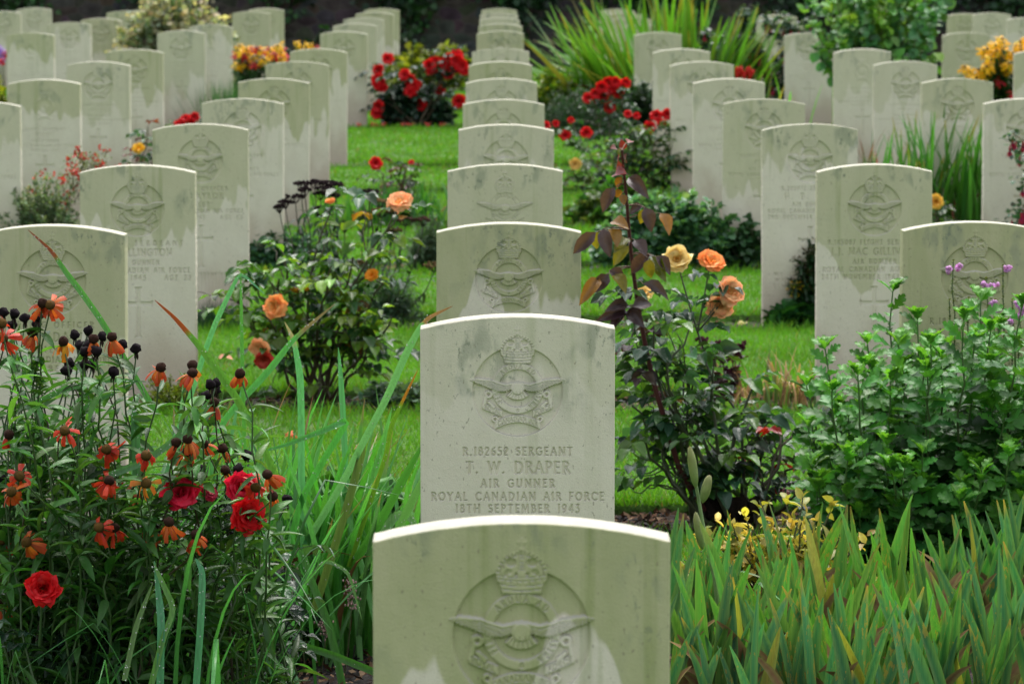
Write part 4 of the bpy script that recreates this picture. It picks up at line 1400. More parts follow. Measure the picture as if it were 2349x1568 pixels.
# pinkish grass flower spike beside the foreground stone
def spikes():
    t = thing('heuchera_spike', 'dry pinkish flower spikes at the lower left of the foreground headstone', 'flower spike', base_at(765, 8.5))
    r = np.random.default_rng(5)
    sb, fb = MB(), MB()
    for (a, b, c, d) in ((790, 1560, 806, 1335), (735, 1580, 745, 1425), (660, 1580, 640, 1480), (700, 1500, 655, 1280), (620, 1590, 665, 1300)):
        st = curve(P(a, b, 8.5) * V(1, 1, 0) + V(0, 0, -.04), P(c, d, 8.35), V(.01, 0, .02), 12)
        tube(sb, st, .0016, .0008, (.10, .12, .05), 4)
        ts = r.uniform(.72, 1, 70); q, _ = along(st, ts)
        q = q + r.normal(0, .007, q.shape)
        for p in q: ball(fb, p, .0022, .0032, V(.42, .28, .26) * r.uniform(.5, 1.2), UP, 5, 3)
    sb.build('stems', M['stem'], t); fb.build('flower_heads', M['dull'], t)


spikes()

# ---- irises in the right foreground
IR = [(1585, 7.95, .42), (1690, 8.05, .43), (1640, 8.75, .40), (1800, 7.9, .40), (1900, 8.1, .42), (1760, 8.6, .40), (1990, 7.8, .40), (2090, 8.0, .42), (2200, 7.9, .42), (2310, 8.05, .46), (2000, 8.7, .44), (2180, 8.7, .44), (2330, 8.75, .46), (1890, 8.85, .40)]
PLACE = ['beside the right edge of the foreground headstone', 'holding the tall insect-eaten leaf', 'behind the front fans by the foreground headstone', 'with brown curled tips, left of the middle', 'in the middle of the bottom right corner', 'in front of the yellow-leaved shrub', 'right of the middle at the bottom of the photo', 'with wide upright leaves at the bottom right', 'second from the right edge at the bottom', 'with tall blue-green leaves at the right edge', 'behind, with one tall dark leaf', 'behind, under the big green bush', 'at the right edge under the big green bush', 'in shade just right of the yellow-leaved shrub']
for i, (px, Y, L) in enumerate(IR):
    strap_clump('iris_clump', 'iris fan ' + PLACE[i], 'iris', base_at(px, Y), 34, L * .74, .0215, ((.04, .15, .07), (.075, .22, .035), (.05, .18, .05))[i % 3], spread=(.08, .08), th=(0, 19), bend=(2, 18), tip=((.40, .24, .05), (.16, .07, .03), (.24, .13, .05))[i % 3], tipp=.3, tipfrac=.10, dead=.22, edge=(.20, .30, .06), seed=30 + i, group='iris clumps in the right foreground', prof='iris', flat=True, tw=.35, yellow=.03, foldp=.03, lr=True, mat='iris', deadcol=(.20, .11, .06))
mound('yellow_shrub', 'small yellow-leaved shrub behind the irises on the right', 'shrub', base_at(1790, 9.05), .30, .14, .34, 900, .034, (.52, .44, .10), LANCE and grid_leaf(lambda t: .26 * math.sin(PI * t ** .8) ** .8 + .003, 5, .3, .3), seed=12, col2=(.28, .30, .06), clump=7)
mound('yellow_shrub', 'sprig of yellow leaves right beside the foreground headstone', 'shrub', base_at(1570, 9.2), .07, .07, .17, 60, .03, (.5, .36, .09), TINY, seed=13, col2=(.3, .3, .06))


def iris_bud():
    t = thing('iris_bud', 'pale green iris seed pods on one stalk rising before the rose stump', 'iris bud', base_at(1650, 8.6))
    sb, pb = MB(), MB()
    st = pxy([(1660, 1500), (1640, 1330), (1612, 1200), (1600, 1130), (1590, 1080)], 8.6)
    st[0][2] = -.04
    tube(sb, st, .005, .0035, (.16, .26, .09), 6)
    for (a, b, c, d, rr) in ((1596, 1115, 1583, 1028, .010), (1612, 1150, 1627, 1092, .011), (1610, 1255, 1596, 1178, .010)):
        p, q = P(a, b, 8.58), P(c, d, 8.58)
        L = np.linalg.norm(q - p)
        ball(pb, (p + q) / 2, rr, L * .55, (.20, .36, .10), q - p, 8, 7, .03, cap=(.30, .30, .13))
    hb = MB()
    ribbon(hb, pxy([(1680, 1470), (1660, 1340), (1632, 1260), (1605, 1195)], 8.5), .022, (.10, .25, .05), (.2, .28, .08), .3)
    sb.build('stalk', M['stem'], t); pb.build('seed_pods', M['leaf'], t); hb.build('leaf', M['strap'], t)


iris_bud()

# ---- row 2: rose with the tall bronze shoot
YS = 10.55
OLV, BRZ, ORG, GRN = (.20, .18, .015), (.065, .040, .045), (.22, .11, .02), (.03, .075, .03)
HEROL = [((1100, 230), (1250, 380), BRZ), ((985, 320), (860, 520), BRZ), ((1040, 230), (990, 320), ORG), ((1000, 330), (1010, 410), ORG), ((1040, 380), (1060, 460), ORG), ((1220, 480), (1095, 530), BRZ), ((1240, 490), (1300, 690), BRZ), ((1240, 500), (1200, 630), OLV), ((1370, 540), (1460, 700), ORG), ((820, 700), (620, 880), BRZ), ((880, 670), (930, 900), BRZ), ((840, 700), (800, 850), OLV), ((950, 670), (1010, 800), ORG), ((1100, 760), (980, 840), OLV), ((1100, 820), (960, 970), OLV), ((1150, 770), (1250, 880), BRZ), ((1280, 890), (1100, 1050), BRZ), ((1280, 930), (1280, 1090), OLV), ((1300, 910), (1400, 1090), (.12, .15, .01)), ((1330, 910), (1470, 1050), BRZ), ((930, 1030), (1080, 1100), BRZ), ((930, 1060), (800, 1210), BRZ), ((850, 1090), (690, 1290), ORG), ((970, 1060), (1080, 1190), OLV), ((1220, 1140), (1460, 1250), BRZ), ((1130, 1340), (1310, 1290), BRZ), ((1100, 1330), (930, 1340), BRZ), ((1070, 1350), (860, 1440), BRZ), ((1080, 1380), (950, 1495), BRZ), ((1100, 1360), (1210, 1490), BRZ), ((1080, 1220), (1130, 1280), BRZ), ((960, 610), (1080, 640), ORG), ((980, 210), (1050, 180), (.25, .03, .02)), ((1000, 80), (1030, 150), (.25, .03, .02)), ((1090, -60), (1130, -90), (.2, .04, .03)), ((1050, 0), (1040, -80), (.2, .03, .03)), ((1000, 0), (960, -30), (.2, .05, .03)), ((1050, 50), (1090, 100), (.12, .04, .05))]


def hero_shoot(sb, lb, r):
    st = pxy([(1645, 1170), (1560, 1080), (1530, 980), (1500, 880), (1478, 780), (1462, 690), (1450, 600), (1442, 520), (1436, 440), (1430, 380), (1427, 345)], YS, -.25)
    st[0][2] = -.02
    fine = along(st, np.linspace(0, 1, 30))[0]
    tube(sb, fine, .0085, .0032, (.085, .02, .02), 7, thorn=70)
    Yl = YS - .22
    for (a, b, c) in HEROL:
        p = P(1147 + a[0] / 3.723, 344 + a[1] / 3.723, Yl + r.uniform(-.03, .03)); q = P(1147 + b[0] / 3.723, 344 + b[1] / 3.723, Yl + r.uniform(-.05, .03))
        L = np.linalg.norm(q - p)
        if L < .02: L = .02
        wd = min(max(L, .034), .055)
        place(lb, ROSELEAF, [p], [q - p], V(r.normal(0, .3), -.9, .75 + r.normal(0, .2)), L * 1.03, wd, c, .12, r)
        near = fine[np.argmin(np.linalg.norm((fine - p) * V(1, .2, 1.3), axis=1))]
        tube(sb, curve(near, p, V(0, 0, .012), 5), .0016, .001, (.10, .05, .02), 4)
    for k in range(14):
        q, tg = along(fine, [r.uniform(.28, .62)])
        compound(lb, q[0], V(r.normal(), r.normal(), .2), UP, .045, BRZ if r.random() < .3 else (.035, .09, .04), r, 5, .25, sb)


YEL = ((.90, .58, .12), (.90, .70, .22), (.92, .78, .38))
PEA = ((.95, .66, .26), (.95, .66, .34), (.95, .36, .18))
ORA = ((.95, .60, .16), (.95, .54, .18), (.92, .24, .07))
rose_bush('rose bush with tall bronze-leaved shoot and peach blooms beside the sharp headstone', base_at(1650, YS),
          [pt(1450, 930, YS), pt(1440, 800, YS), pt(1500, 760, YS - .1), pt(1560, 790, YS), pt(1600, 760, YS), pt(1660, 880, YS + .05), pt(1730, 880, YS + .05), pt(1540, 900, YS - .1), pt(1480, 1010, YS - .1), pt(1590, 880, YS), pt(1520, 1010, YS), pt(1510, 870, YS + .1)],
          [(pt(1553, 594, YS), .036, V(-.05, -1, .4), YEL, dict(ruffle=.1)), (pt(1632, 600, YS), .036, V(.35, -.7, .8), ORA, dict(ruffle=.14)), (pt(1676, 668, YS - .02), .038, V(.5, -.8, .3), PEA, dict(ruffle=.15)), (pt(1652, 700, YS), .036, V(.1, -.8, -.4), PEA, dict(ruffle=.15)), (pt(1478, 670, YS + .1), .024, V(.1, -.6, .6), YEL)],
          leaf=.055, cols=((.035, .10, .05), (.05, .14, .05), (.08, .19, .03), (.05, .14, .035)), seed=14, extra=hero_shoot, twigs=3, dens=.68, stemcol=(.055, .065, .03), lo=.3, group=None)
rose_bush('pruned thorny rose stems with few grey green leaves and red shoots beside the stump', base_at(1740, YS),
          [pt(1855, 958, YS), pt(1745, 975, YS), pt(1790, 1000, YS), pt(1822, 1045, YS), pt(1870, 1100, YS - .1), pt(1700, 1060, YS)],
          [], leaf=.036, cols=((.05, .085, .06), (.04, .08, .04)), seed=15, red=(.2, (.30, .015, .012)), twigs=1, dens=.6, stemcol=(.06, .05, .03), group=None)


def stump():
    r = np.random.default_rng(2)
    m = MB()
    c = base_at(1700, YS) + V(0, 0, .035)
    for k in range(26):
        ball(m, c + V(r.normal(0, .045), r.normal(0, .03), r.uniform(-.03, .05)), r.uniform(.015, .035), r.uniform(.02, .045), V(.02, .014, .011) * r.uniform(.5, 1.5), V(r.normal(), r.normal(), 1.5), 7, 5, .16, r)
    o = m.build('rose_stump', M['dull'], smooth=False, origin=c - V(0, 0, .07))
    tag(o, 'gnarled black rose stump on the bark mulch at right', 'stump')


stump()


# ---- big chrysanthemum bush on the right
def chrys():
    r = np.random.default_rng(44)
    t = thing('chrysanthemum', 'big bright green chrysanthemum bush without flowers at the right', 'bush', base_at(2160, 10.0))
    sb, lb = MB(), MB()
    tops = [(2048, 668), (2105, 735), (1893, 800), (2210, 735), (2135, 790), (2290, 740), (2345, 700), (1990, 790), (1850, 885), (2000, 850), (2170, 800), (2060, 790), (2250, 690), (2235, 790), (2330, 790), (2400, 720), (2420, 800)]
    for _ in range(112):
        px = r.uniform(1850, 2440)
        lim = np.interp(px, [1860, 1920, 2050, 2200, 2440], [930, 850, 800, 760, 740])
        tops.append((px, r.uniform(lim, 1190)))
    for (px, py) in tops:
        Y = 9.95 + r.uniform(-.32, .32)
        if py > 1000: Y = 9.95 + r.uniform(-.45, -.1)
        e = P(px, py, Y)
        b = V(GX(2160, Y) + (e[0] - GX(2160, Y)) * .55 + r.normal(0, .03), 10.0 + (Y - 10) * .6, -.04)
        if e[2] < .1: e[2] = .1
        st = curve(b, e, V((e[0] - b[0]) * .2, 0, -.03), 10, .005, r)
        tube(sb, st, .0055, .0018, np.linspace(0, 1, 10)[:, None] * V(.06, .13, .03) + (1 - np.linspace(0, 1, 10)[:, None]) * V(.045, .02, .018), 5)
        L = np.linalg.norm(e - b)
        k = int(L / .0155)
        ts = np.linspace(.22, .99, k) + r.normal(0, .01, k); ts = np.clip(ts, 0, 1)
        q, tg = along(st, ts)
        az = np.arange(k) * 2.4 + r.normal(0, .4, k)
        el = .15 + 1.0 * ts ** 4 + r.normal(0, .2, k)
        d = np.stack([np.cos(az), np.sin(az), el], -1)
        sz = r.uniform(.05, .10, k) * (1.05 - .5 * ts ** 3)
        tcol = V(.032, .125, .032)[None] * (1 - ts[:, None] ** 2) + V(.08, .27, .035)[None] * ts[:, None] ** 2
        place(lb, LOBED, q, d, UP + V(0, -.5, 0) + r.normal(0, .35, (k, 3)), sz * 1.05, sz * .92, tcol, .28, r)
        # terminal tuft
        kk = 7; az = r.uniform(0, 2 * PI, kk)
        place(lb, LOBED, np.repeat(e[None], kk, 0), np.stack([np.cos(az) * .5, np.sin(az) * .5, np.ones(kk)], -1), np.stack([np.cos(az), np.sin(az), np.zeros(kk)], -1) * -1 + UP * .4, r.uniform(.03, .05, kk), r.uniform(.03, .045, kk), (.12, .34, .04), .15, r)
    sb.build('stems', M['stem'], t); lb.build('foliage', M['leaf'], t)
    db = MB()
    q = np.stack([r.uniform(GX(1900, 9.9), GX(2420, 9.9), 260), r.uniform(9.7, 10.2, 260), r.uniform(0, .16, 260)], -1)
    place(db, ROUNDLEAF, q, r.normal(0, 1, (260, 3)) + V(0, 0, -1), V(0, -1, .4), .035, .03, (.045, .028, .02), .3, r)
    db.build('withered_leaves', M['dull'], t)


chrys()


def physostegia():
    r = np.random.default_rng(61)
    t = thing('obedient_plant', 'slender spikes with small pink flowers in front of the right-hand headstone', 'flowering plant', base_at(2270, 10.3))
    sb, lb = MB(), MB()
    sp = [((2215, 760), (2187, 600), [(2178, 615), (2200, 612)]), ((2190, 790), (2178, 690), []), ((2225, 780), (2222, 685), []), ((2275, 820), (2262, 640), [(2258, 652), (2276, 655), (2265, 660)]), ((2310, 800), (2301, 612), [(2310, 617)]), ((2345, 820), (2340, 700), [(2335, 700), (2346, 712), (2338, 722)]), ((2290, 820), (2283, 690), [(2279, 697), (2287, 710)]), ((2265, 850), (2252, 730), [(2255, 733)]), ((2370, 820), (2362, 690), [(2349, 705)]), ((2330, 840), (2322, 690), [(2318, 735)])]
    for a, b, fl in sp:
        e = P(*b, 10.3); st = curve(V(P(*a, 10.3)[0], 10.35, -.04), e, V(0, 0, 0), 12, .002, r)
        tube(sb, st, .003, .0015, (.06, .10, .03), 5)
        ts = np.linspace(.62, 1, 44); q, _ = along(st, ts)
        az = np.arange(44) * 1.57
        place(lb, TINY, q, np.stack([np.cos(az), np.sin(az), np.ones(44) * 1.2], -1), UP, .011, .013, (.085, .13, .035), .2, r)
        ts = r.uniform(.1, .6, 16); q, _ = along(st, ts)
        place(lb, NARROW, q, np.stack([r.normal(0, 1, 16), r.normal(0, 1, 16), np.ones(16) * .8], -1), UP, .07, .09, (.05, .14, .03), .2, r)
        for f in fl:
            c = P(*f, 10.25); g = MB()
            for k in range(3):
                ball(g, c + r.normal(0, .004, 3), .006, .010, V(.62, .25, .62) * r.uniform(.8, 1.2), V(r.normal(), -1, .4), 7, 5, .1, r, cap=(.75, .45, .75))
            place(g, ROUNDLEAF, np.repeat(c[None], 4, 0), r.normal(0, 1, (4, 3)) + V(0, -.8, 0), V(0, -1, 1), .012, .014, (.68, .32, .68), .1, r)
            g.build('flower', M['petal'], t)
    sb.build('stems', M['stem'], t); lb.build('foliage', M['leaf'], t)


physostegia()
# ---- row 3
Y3 = ROWY(3) + .1
rose_bush('glossy green rose bush with orange and peach blooms left of the centre file', base_at(735, Y3 + .15),
          [pt(565, 615, Y3), pt(540, 660, Y3), pt(757, 490, Y3 + .1), pt(905, 490, Y3), pt(870, 560, Y3), pt(640, 640, Y3 - .1), pt(880, 650, Y3 - .1), pt(810, 590, Y3), pt(900, 725, Y3 - .1), pt(700, 640, Y3), pt(600, 720, Y3 - .1), pt(840, 690, Y3), pt(870, 800, Y3), pt(760, 610, Y3 - .1), pt(560, 720, Y3), pt(650, 590, Y3)],
          [(pt(916, 462, Y3 - .05), .042, V(-.2, -.6, .8), PEA, dict(ruffle=.1)), (pt(926, 488, Y3), .024, V(.5, -.5, -.6), PEA), (pt(630, 703, Y3 - .2), .040, V(-.5, -.8, .2), ORA, dict(ruffle=.15)), (pt(598, 798, Y3 - .2), .038, V(-.4, -.6, -.3), PEA, dict(ruffle=.12)), (pt(604, 825, Y3 - .22), .032, V(-.1, -.8, -.5), ((.6, .1, .05), (.6, .06, .04), (.6, .05, .04))), (pt(853, 631, Y3 - .1), .022, V(-.3, -.8, .5), ((.85, .35, .02), (.85, .42, .03), (.85, .3, .02))), (pt(757, 461, Y3), .016, V(-.2, -.4, 1), ORA)],
          leaf=.056, cols=((.045, .13, .03), (.09, .22, .02), (.035, .10, .04), (.14, .26, .03)), seed=16, twigs=2, dens=.8, stemcol=(.06, .05, .025), red=(.05, (.25, .14, .02)), lo=.38, group=None)
mound('artemisia', 'silvery cut-leaved plant at the left foot of a centre headstone', 'low plant', base_at(915, Y3 + .05), .17, .12, .09, 520, .032, (.10, .19, .11), LOBED, seed=17)
mound('low_shrub', 'feathery yellow-green heath beside the age 32 headstone', 'shrub', base_at(400, ROWY(3) + .02 - .25), .17, .10, .17, 3000, .013, (.20, .27, .03), TINY, seed=18, up=1.2, clump=14)
strap_clump('dried_iris', 'dried straw-coloured iris leaves with green bases on the right', 'dried iris', base_at(1790, Y3), 75, .21, .010, (.12, .19, .05), spread=(.09, .05), th=(0, 12), bend=(10, 60), tip=(.42, .25, .11), tipp=.9, tipfrac=.7, foldp=.3, seed=19, dead=.45, deadcol=(.45, .28, .13))


def sedum(label, base, heads, col, seed, hs=.02, name='sedum', stems=(.08, .03, .03)):
    r = np.random.default_rng(seed)
    t = thing(name, label, 'sedum', base)
    sb, lb = MB(), MB()
    for h in heads:
        st = curve(base + V((h[0] - base[0]) * .4, 0, 0), h, V(0, 0, -.01), 8, .003, r)
        tube(sb, st, .003, .002, stems, 5)
        g = MB()
        for k in range(16): ball(g, h + r.normal(0, hs * .45, 3) * V(1.1, 1.1, .6), hs * .3, hs * .3, np.asarray(col) * r.uniform(.5, 1.4), UP, 6, 4, .2, r)
        g.build('flower_head', M['dull'], t)
        q, _ = along(st, r.uniform(.2, .9, 10))
        place(lb, ROUNDLEAF, q, r.normal(0, 1, (10, 3)), UP, .035, .035, (.09, .045, .04), .3, r)
    sb.build('stems', M['stem'], t); lb.build('foliage', M['leaf'], t)


sedum('dark wine-red sedum heads behind the rose with the bronze shoot', base_at(1655, Y3), [P(a, b, Y3 + .02) for a, b in ((1612, 778), (1650, 790), (1640, 815), (1632, 800), (1690, 800), (1660, 825), (1685, 815), (1700, 790), (1672, 850), (1495, 890), (1510, 905))], (.07, .018, .03), 20)

# ---- row 4
Y4 = ROWY(4) + .05
strap_clump('fescue', 'tuft of dark blue-green fine grass at the foot of a left headstone', 'grass tuft', base_at(510, Y4 - .2), 600, .15, .0035, (.03, .085, .035), spread=(.06, .04), th=(0, 45), bend=(2, 30), seed=22, nseg=4)


def yarrow():
    r = np.random.default_rng(71)
    base = base_at(800, Y4 + .05)
    t = thing('yarrow', 'yarrow with dried flat blackish brown heads behind the orange rose bush', 'yarrow', base)
    sb, lb = MB(), MB()
    hd = [(678, 447, .040, 0), (700, 432, .03, 0), (722, 415, .035, 0), (690, 418, .03, 0), (752, 416, .04, 0), (770, 420, .035, 0), (745, 428, .035, 0), (735, 440, .03, 0), (765, 445, .03, 0), (655, 460, .032, 0), (642, 470, .025, 0), (848, 436, .045, 0), (735, 475, .025, 0), (745, 493, .03, 0), (870, 458, .04, 1), (905, 480, .035, 0), (875, 480, .045, 1), (930, 500, .04, 2), (830, 488, .04, 1), (905, 525, .03, 1), (790, 515, .035, 2), (820, 600, .035, 1), (970, 500, .03, 2), (996, 605, .04, 1)]
    pal = [(.022, .013, .014), (.13, .085, .035), (.06, .032, .022)]
    for (px, py, w_, k) in hd:
        h = P(px, py, Y4 + r.uniform(-.1, .15))
        b = V(h[0] * .4 + base[0] * .6 + r.normal(0, .02), base[1], -.04)
        st = curve(b, h - V(0, 0, .035), V((h[0] - b[0]) * .3, 0, 0), 9, .003, r)
        tube(sb, st, .003, .002, (.05, .045, .03), 5)
        g = MB()
        for j in range(40):
            a, q = r.uniform(0, 2 * PI), w_ * math.sqrt(r.random())
            c = h + V(math.cos(a) * q, math.sin(a) * q, r.normal(0, .003) - (q / w_) ** 2 * .008)
            ball(g, c, .0062, .005, np.asarray(pal[k]) * r.uniform(.6, 1.5), UP, 5, 3, .2, r)
            if j % 3 == 0: tube(g, [st[-1], (st[-1] + c) / 2 + V(0, 0, -.004), c], .0012, .001, pal[0], 3)
        g.build('flower_head', M['dull'], t)
        q, tg = along(st, r.uniform(.1, .9, 22))
        place(lb, NARROW, q, r.normal(0, 1, (22, 3)) + V(0, 0, .4), UP, .05, .10, (.03, .075, .03), .3, r)
    sb.build('stems', M['stem'], t); lb.build('foliage', M['leaf'], t)


yarrow()
mound('lavender', 'dark feathery green foliage behind the orange rose bush, left of the centre file', 'low plant', base_at(890, Y4 - .1), .16, .12, .26, 2600, .03, (.045, .11, .05), NARROW, seed=23, up=.8)


def goldenrod():
    r = np.random.default_rng(72)
    base = base_at(1840, Y4 - .1)
    t = thing('goldenrod', 'dark goldenrod gone brown, with a few yellow tips, between two right-hand headstones', 'goldenrod', base)
    sb, lb, fb, yb = MB(), MB(), MB(), MB()
    for i in range(34):
        px = r.uniform(1805, 1885); py = np.interp(px, [1805, 1835, 1885], [655, 560, 540]) + abs(r.normal(0, 55))
        e = P(px, py, Y4 - .1 + r.uniform(-.08, .08))
        st = curve(base + V(r.normal(0, .02), r.normal(0, .02), 0), e, V(.03, 0, .0), 9, .003, r)
        tube(sb, st, .003, .0015, (.04, .05, .02), 4)
        k = 60
        q, _ = along(st, r.uniform(.2, .95, k))
        place(lb, LANCE, q, r.normal(0, 1, (k, 3)) + V(0, 0, .3), UP, .04, .05, (.02, .065, .02), .3, r)
        k = 40
        yel = px < 1825 and r.random() < .7
        q, _ = along(st, r.uniform(.8, 1, k)); q = q + r.normal(0, .011, q.shape) * V(1.4, 1, .6)
        place(yb if yel else fb, TINY, q, r.normal(0, 1, (k, 3)), UP, .010, .012, (.55, .36, .01) if yel else (.075, .05, .018), .35, r)
    sb.build('stems', M['stem'], t); lb.build('foliage', M['leaf'], t); fb.build('brown_flower_heads', M['dull'], t)
    if yb.n: yb.build('yellow_flower_heads', M['dull'], t)


goldenrod()
mound('primrose', 'low green leaf rosettes at the foot of the goldenrod', 'low plant', base_at(1815, Y4 - .15), .11, .08, .10, 240, .07, (.025, .10, .025), ROUNDLEAF, seed=24, mat='wet')

# ---- row 5
Y5 = ROWY(5)
mound('geranium', 'wide blue-green leafy geranium bush right of the centre file', 'low bush', base_at(1535, Y5 - .05), .44, .22, .40, 9000, .036, (.11, .26, .12), ROUNDLEAF, seed=25, mat='wet', col2=(.05, .14, .06), clump=16)
mound('geranium', 'small leafy plant leaning against a right-hand headstone', 'low bush', base_at(1715, Y5 - .1), .10, .10, .28, 700, .034, (.03, .085, .03), ROUNDLEAF, seed=26)
mound('geranium', 'dark green ground cover behind the orange rose bush', 'low bush', base_at(640, Y5), .34, .2, .20, 3600, .034, (.05, .14, .07), ROUNDLEAF, seed=27, clump=14)
mound('lavender', 'grey green foliage leaning on the left of the centre file', 'low plant', base_at(985, Y5), .14, .14, .30, 3000, .03, (.05, .11, .05), NARROW, seed=28)
t_, tips_ = mound('red_flowered_shrub', 'grey green twiggy shrub with small red flowers at the left', 'shrub', base_at(95, Y5), .27, .16, .50, 6500, .024, (.16, .24, .13), TINY, seed=29, clump=16)


def sprays(t, Y, pts, col, fcol, seed, n=26, name='red_flowers', lsize=.016):
    """thin twigs with tiny leaves and small flowers along them"""
    r = np.random.default_rng(seed)
    sb, lb, fb = MB(), MB(), MB()
    for (a, b) in pts:
        e = P(*b, Y + r.uniform(-.08, .08)); s = P(*a, Y)
        st = curve(s, e, V(0, 0, .02), 8, .006, r)
        tube(sb, st, .002, .001, (.10, .06, .03), 4)
        q, _ = along(st, r.uniform(.1, 1, n)); q = q + r.normal(0, .012, q.shape)
        place(lb, TINY, q, r.normal(0, 1, (n, 3)), UP, lsize, None, col, .3, r)
        m = n // 3
        q, _ = along(st, r.uniform(.3, 1, m)); q = q + r.normal(0, .018, q.shape)
        for w_ in q[:6]:
            fb = MB(); place(fb, TINY, w_[None] + r.normal(0, .006, (3, 3)), r.normal(0, 1, (3, 3)) + V(0, -.3, 0), V(0, -1, .5), .02, .022, fcol, .3, r); fb.build('flower', M['petal'], t)
    sb.build('twigs', M['stem'], t); lb.build('twig_leaves', M['leaf'], t); pass


sprays(t_, Y5 + .05, [((30, 500), (20, 420)), ((60, 500), (40, 440)), ((110, 480), (110, 400)), ((150, 480), (140, 400)), ((160, 480), (170, 385)), ((180, 450), (185, 335)), ((170, 430), (215, 350)), ((190, 420), (245, 370)), ((200, 430), (265, 385)), ((170, 470), (210, 400)), ((150, 500), (150, 440)), ((120, 500), (70, 430)), ((190, 400), (185, 350)), ((200, 400), (240, 345)), ((175, 440), (160, 360)), ((210, 420), (230, 365))], (.14, .2, .08), (.50, .05, .03), 31, n=64)


# fuchsia at the right edge
def fuchsia(label, base, Y, twigs, seed, leafc=(.05, .12, .07), n=40, lsz=.028, fs=1., fcol=(.42, .008, .04), group='fuchsias', nfl=None):
    r = np.random.default_rng(seed)
    t = thing('fuchsia', label, 'fuchsia', base, group)
    sb, lb = MB(), MB()
    fl = []
    for (a, b) in twigs:
        s, e = P(*a, Y + r.uniform(-.1, .1)), P(*b, Y + r.uniform(-.15, .15))
        st = curve(s, e, V(0, 0, .05), 9, .006, r)
        tube(sb, curve(base, s, V(0, 0, .05), 6), .005, .003, (.10, .05, .035), 5)
        tube(sb, st, .003, .0015, (.12, .05, .035), 4)
        q, _ = along(st, r.uniform(.0, 1, n)); q = q + r.normal(0, .022, q.shape)
        place(lb, ROUNDLEAF, q, r.normal(0, 1, (n, 3)), UP, lsz * .9, lsz, leafc, .3, r)
        for k in range(3 if nfl is None else nfl):
            q, _ = along(st, [r.uniform(.3, 1)])
            fl.append(q[0] + V(r.normal(0, .015), r.normal(0, .03), -.03))
    for q in fl:
        g = MB(); s = fs
        tube(g, [q + V(0, 0, .028 * s), q + V(0, 0, .01 * s)], .0008, .0008, (.2, .03, .03), 3)
        ball(g, q, .004 * s, .011 * s, fcol, UP, 6, 4, .05, r)
        place(g, LANCE, np.repeat((q - V(0, 0, .006 * s))[None], 4, 0), np.stack([np.cos(np.arange(4) * 1.57), np.sin(np.arange(4) * 1.57), -np.ones(4) * 1.1], -1), UP, .022 * s, .05 * s, fcol, .1, r)
        ball(g, q - V(0, 0, .014 * s), .006 * s, .008 * s, (.25, .01, .10), UP, 6, 4, .05, r)
        g.build('flower', M['petal'], t)
    sb.build('twigs', M['stem'], t); lb.build('foliage', M['wet'], t)


fuchsia('fuchsia with hanging crimson flowers in front of the headstone at the right edge', base_at(2400, Y5 - .4), Y5 - .35,
        [((2400, 460), (2330, 350)), ((2400, 440), (2305, 320)), ((2390, 500), (2320, 470)), ((2390, 520), (2310, 500)), ((2400, 540), (2330, 540)), ((2390, 400), (2325, 305)), ((2390, 560), (2345, 480)), ((2390, 450), (2340, 420)), ((2400, 580), (2350, 560))], 73, fs=1.5, n=45)

# ---- rows 6-7
Y6 = ROWY(6) - .15
strap_clump('iris_clump', 'tall sword-leaved iris clump between the right-hand headstones', 'iris', base_at(2160, Y6), 150, .64, .018, (.07, .21, .03), spread=(.20, .07), th=(0, 20), bend=(2, 28), tip=(.35, .22, .03), tipp=.35, tipfrac=.12, dead=.08, seed=32, prof='iris', tw=.4, deadcol=(.16, .05, .03), yellow=.06)
rose_bush('yellow rose half hidden behind the air bomber headstone', base_at(2150, Y6 - .8), [pt(2145, 480, Y6 - .8), pt(2160, 520, Y6 - .8), pt(2130, 500, Y6 - .8)], [(pt(2147, 463, Y6 - .85), .040, V(0, -1, .3), ((.85, .40, .03), (.85, .5, .06), (.85, .58, .12)))], leaf=.05, seed=33, dens=.8, group=None)
rose_bush('yellow rose with bronze-red leaves between two left-hand headstones', base_at(325, Y6 + .2), [pt(345, 320, Y6 + .2), pt(330, 360, Y6 + .2), pt(340, 290, Y6 + .2), pt(310, 400, Y6)], [(pt(318, 340, Y6), .032, V(0, -.7, .7), ((.8, .42, .01), (.8, .48, .02), (.8, .5, .03)))], leaf=.05, cols=((.14, .035, .035), (.03, .1, .03)), seed=34, dens=1., group=None)
strap_clump('iris_clump', 'low green iris leaves in front of the pale edging, left of the centre file', 'iris', base_at(935, Y6), 150, .27, .016, (.05, .17, .03), spread=(.20, .08), th=(0, 25), bend=(2, 35), seed=35, prof='iris', yellow=.03, dead=.03)
rose_bush('small rose with one dark-centred red bloom above the low iris leaves', base_at(900, Y6 + .2), [pt(930, 385, Y6), pt(905, 400, Y6), pt(950, 400, Y6), pt(880, 400, Y6)], [(pt(862, 374, Y6), .034, V(0, -1, .4), RED), (pt(944, 372, Y6 + .1), .016, V(0, -.7, .7), RED)], leaf=.035, cols=((.08, .03, .03), (.03, .08, .02)), seed=36, group=None, dens=.7)
Y7 = ROWY(7)
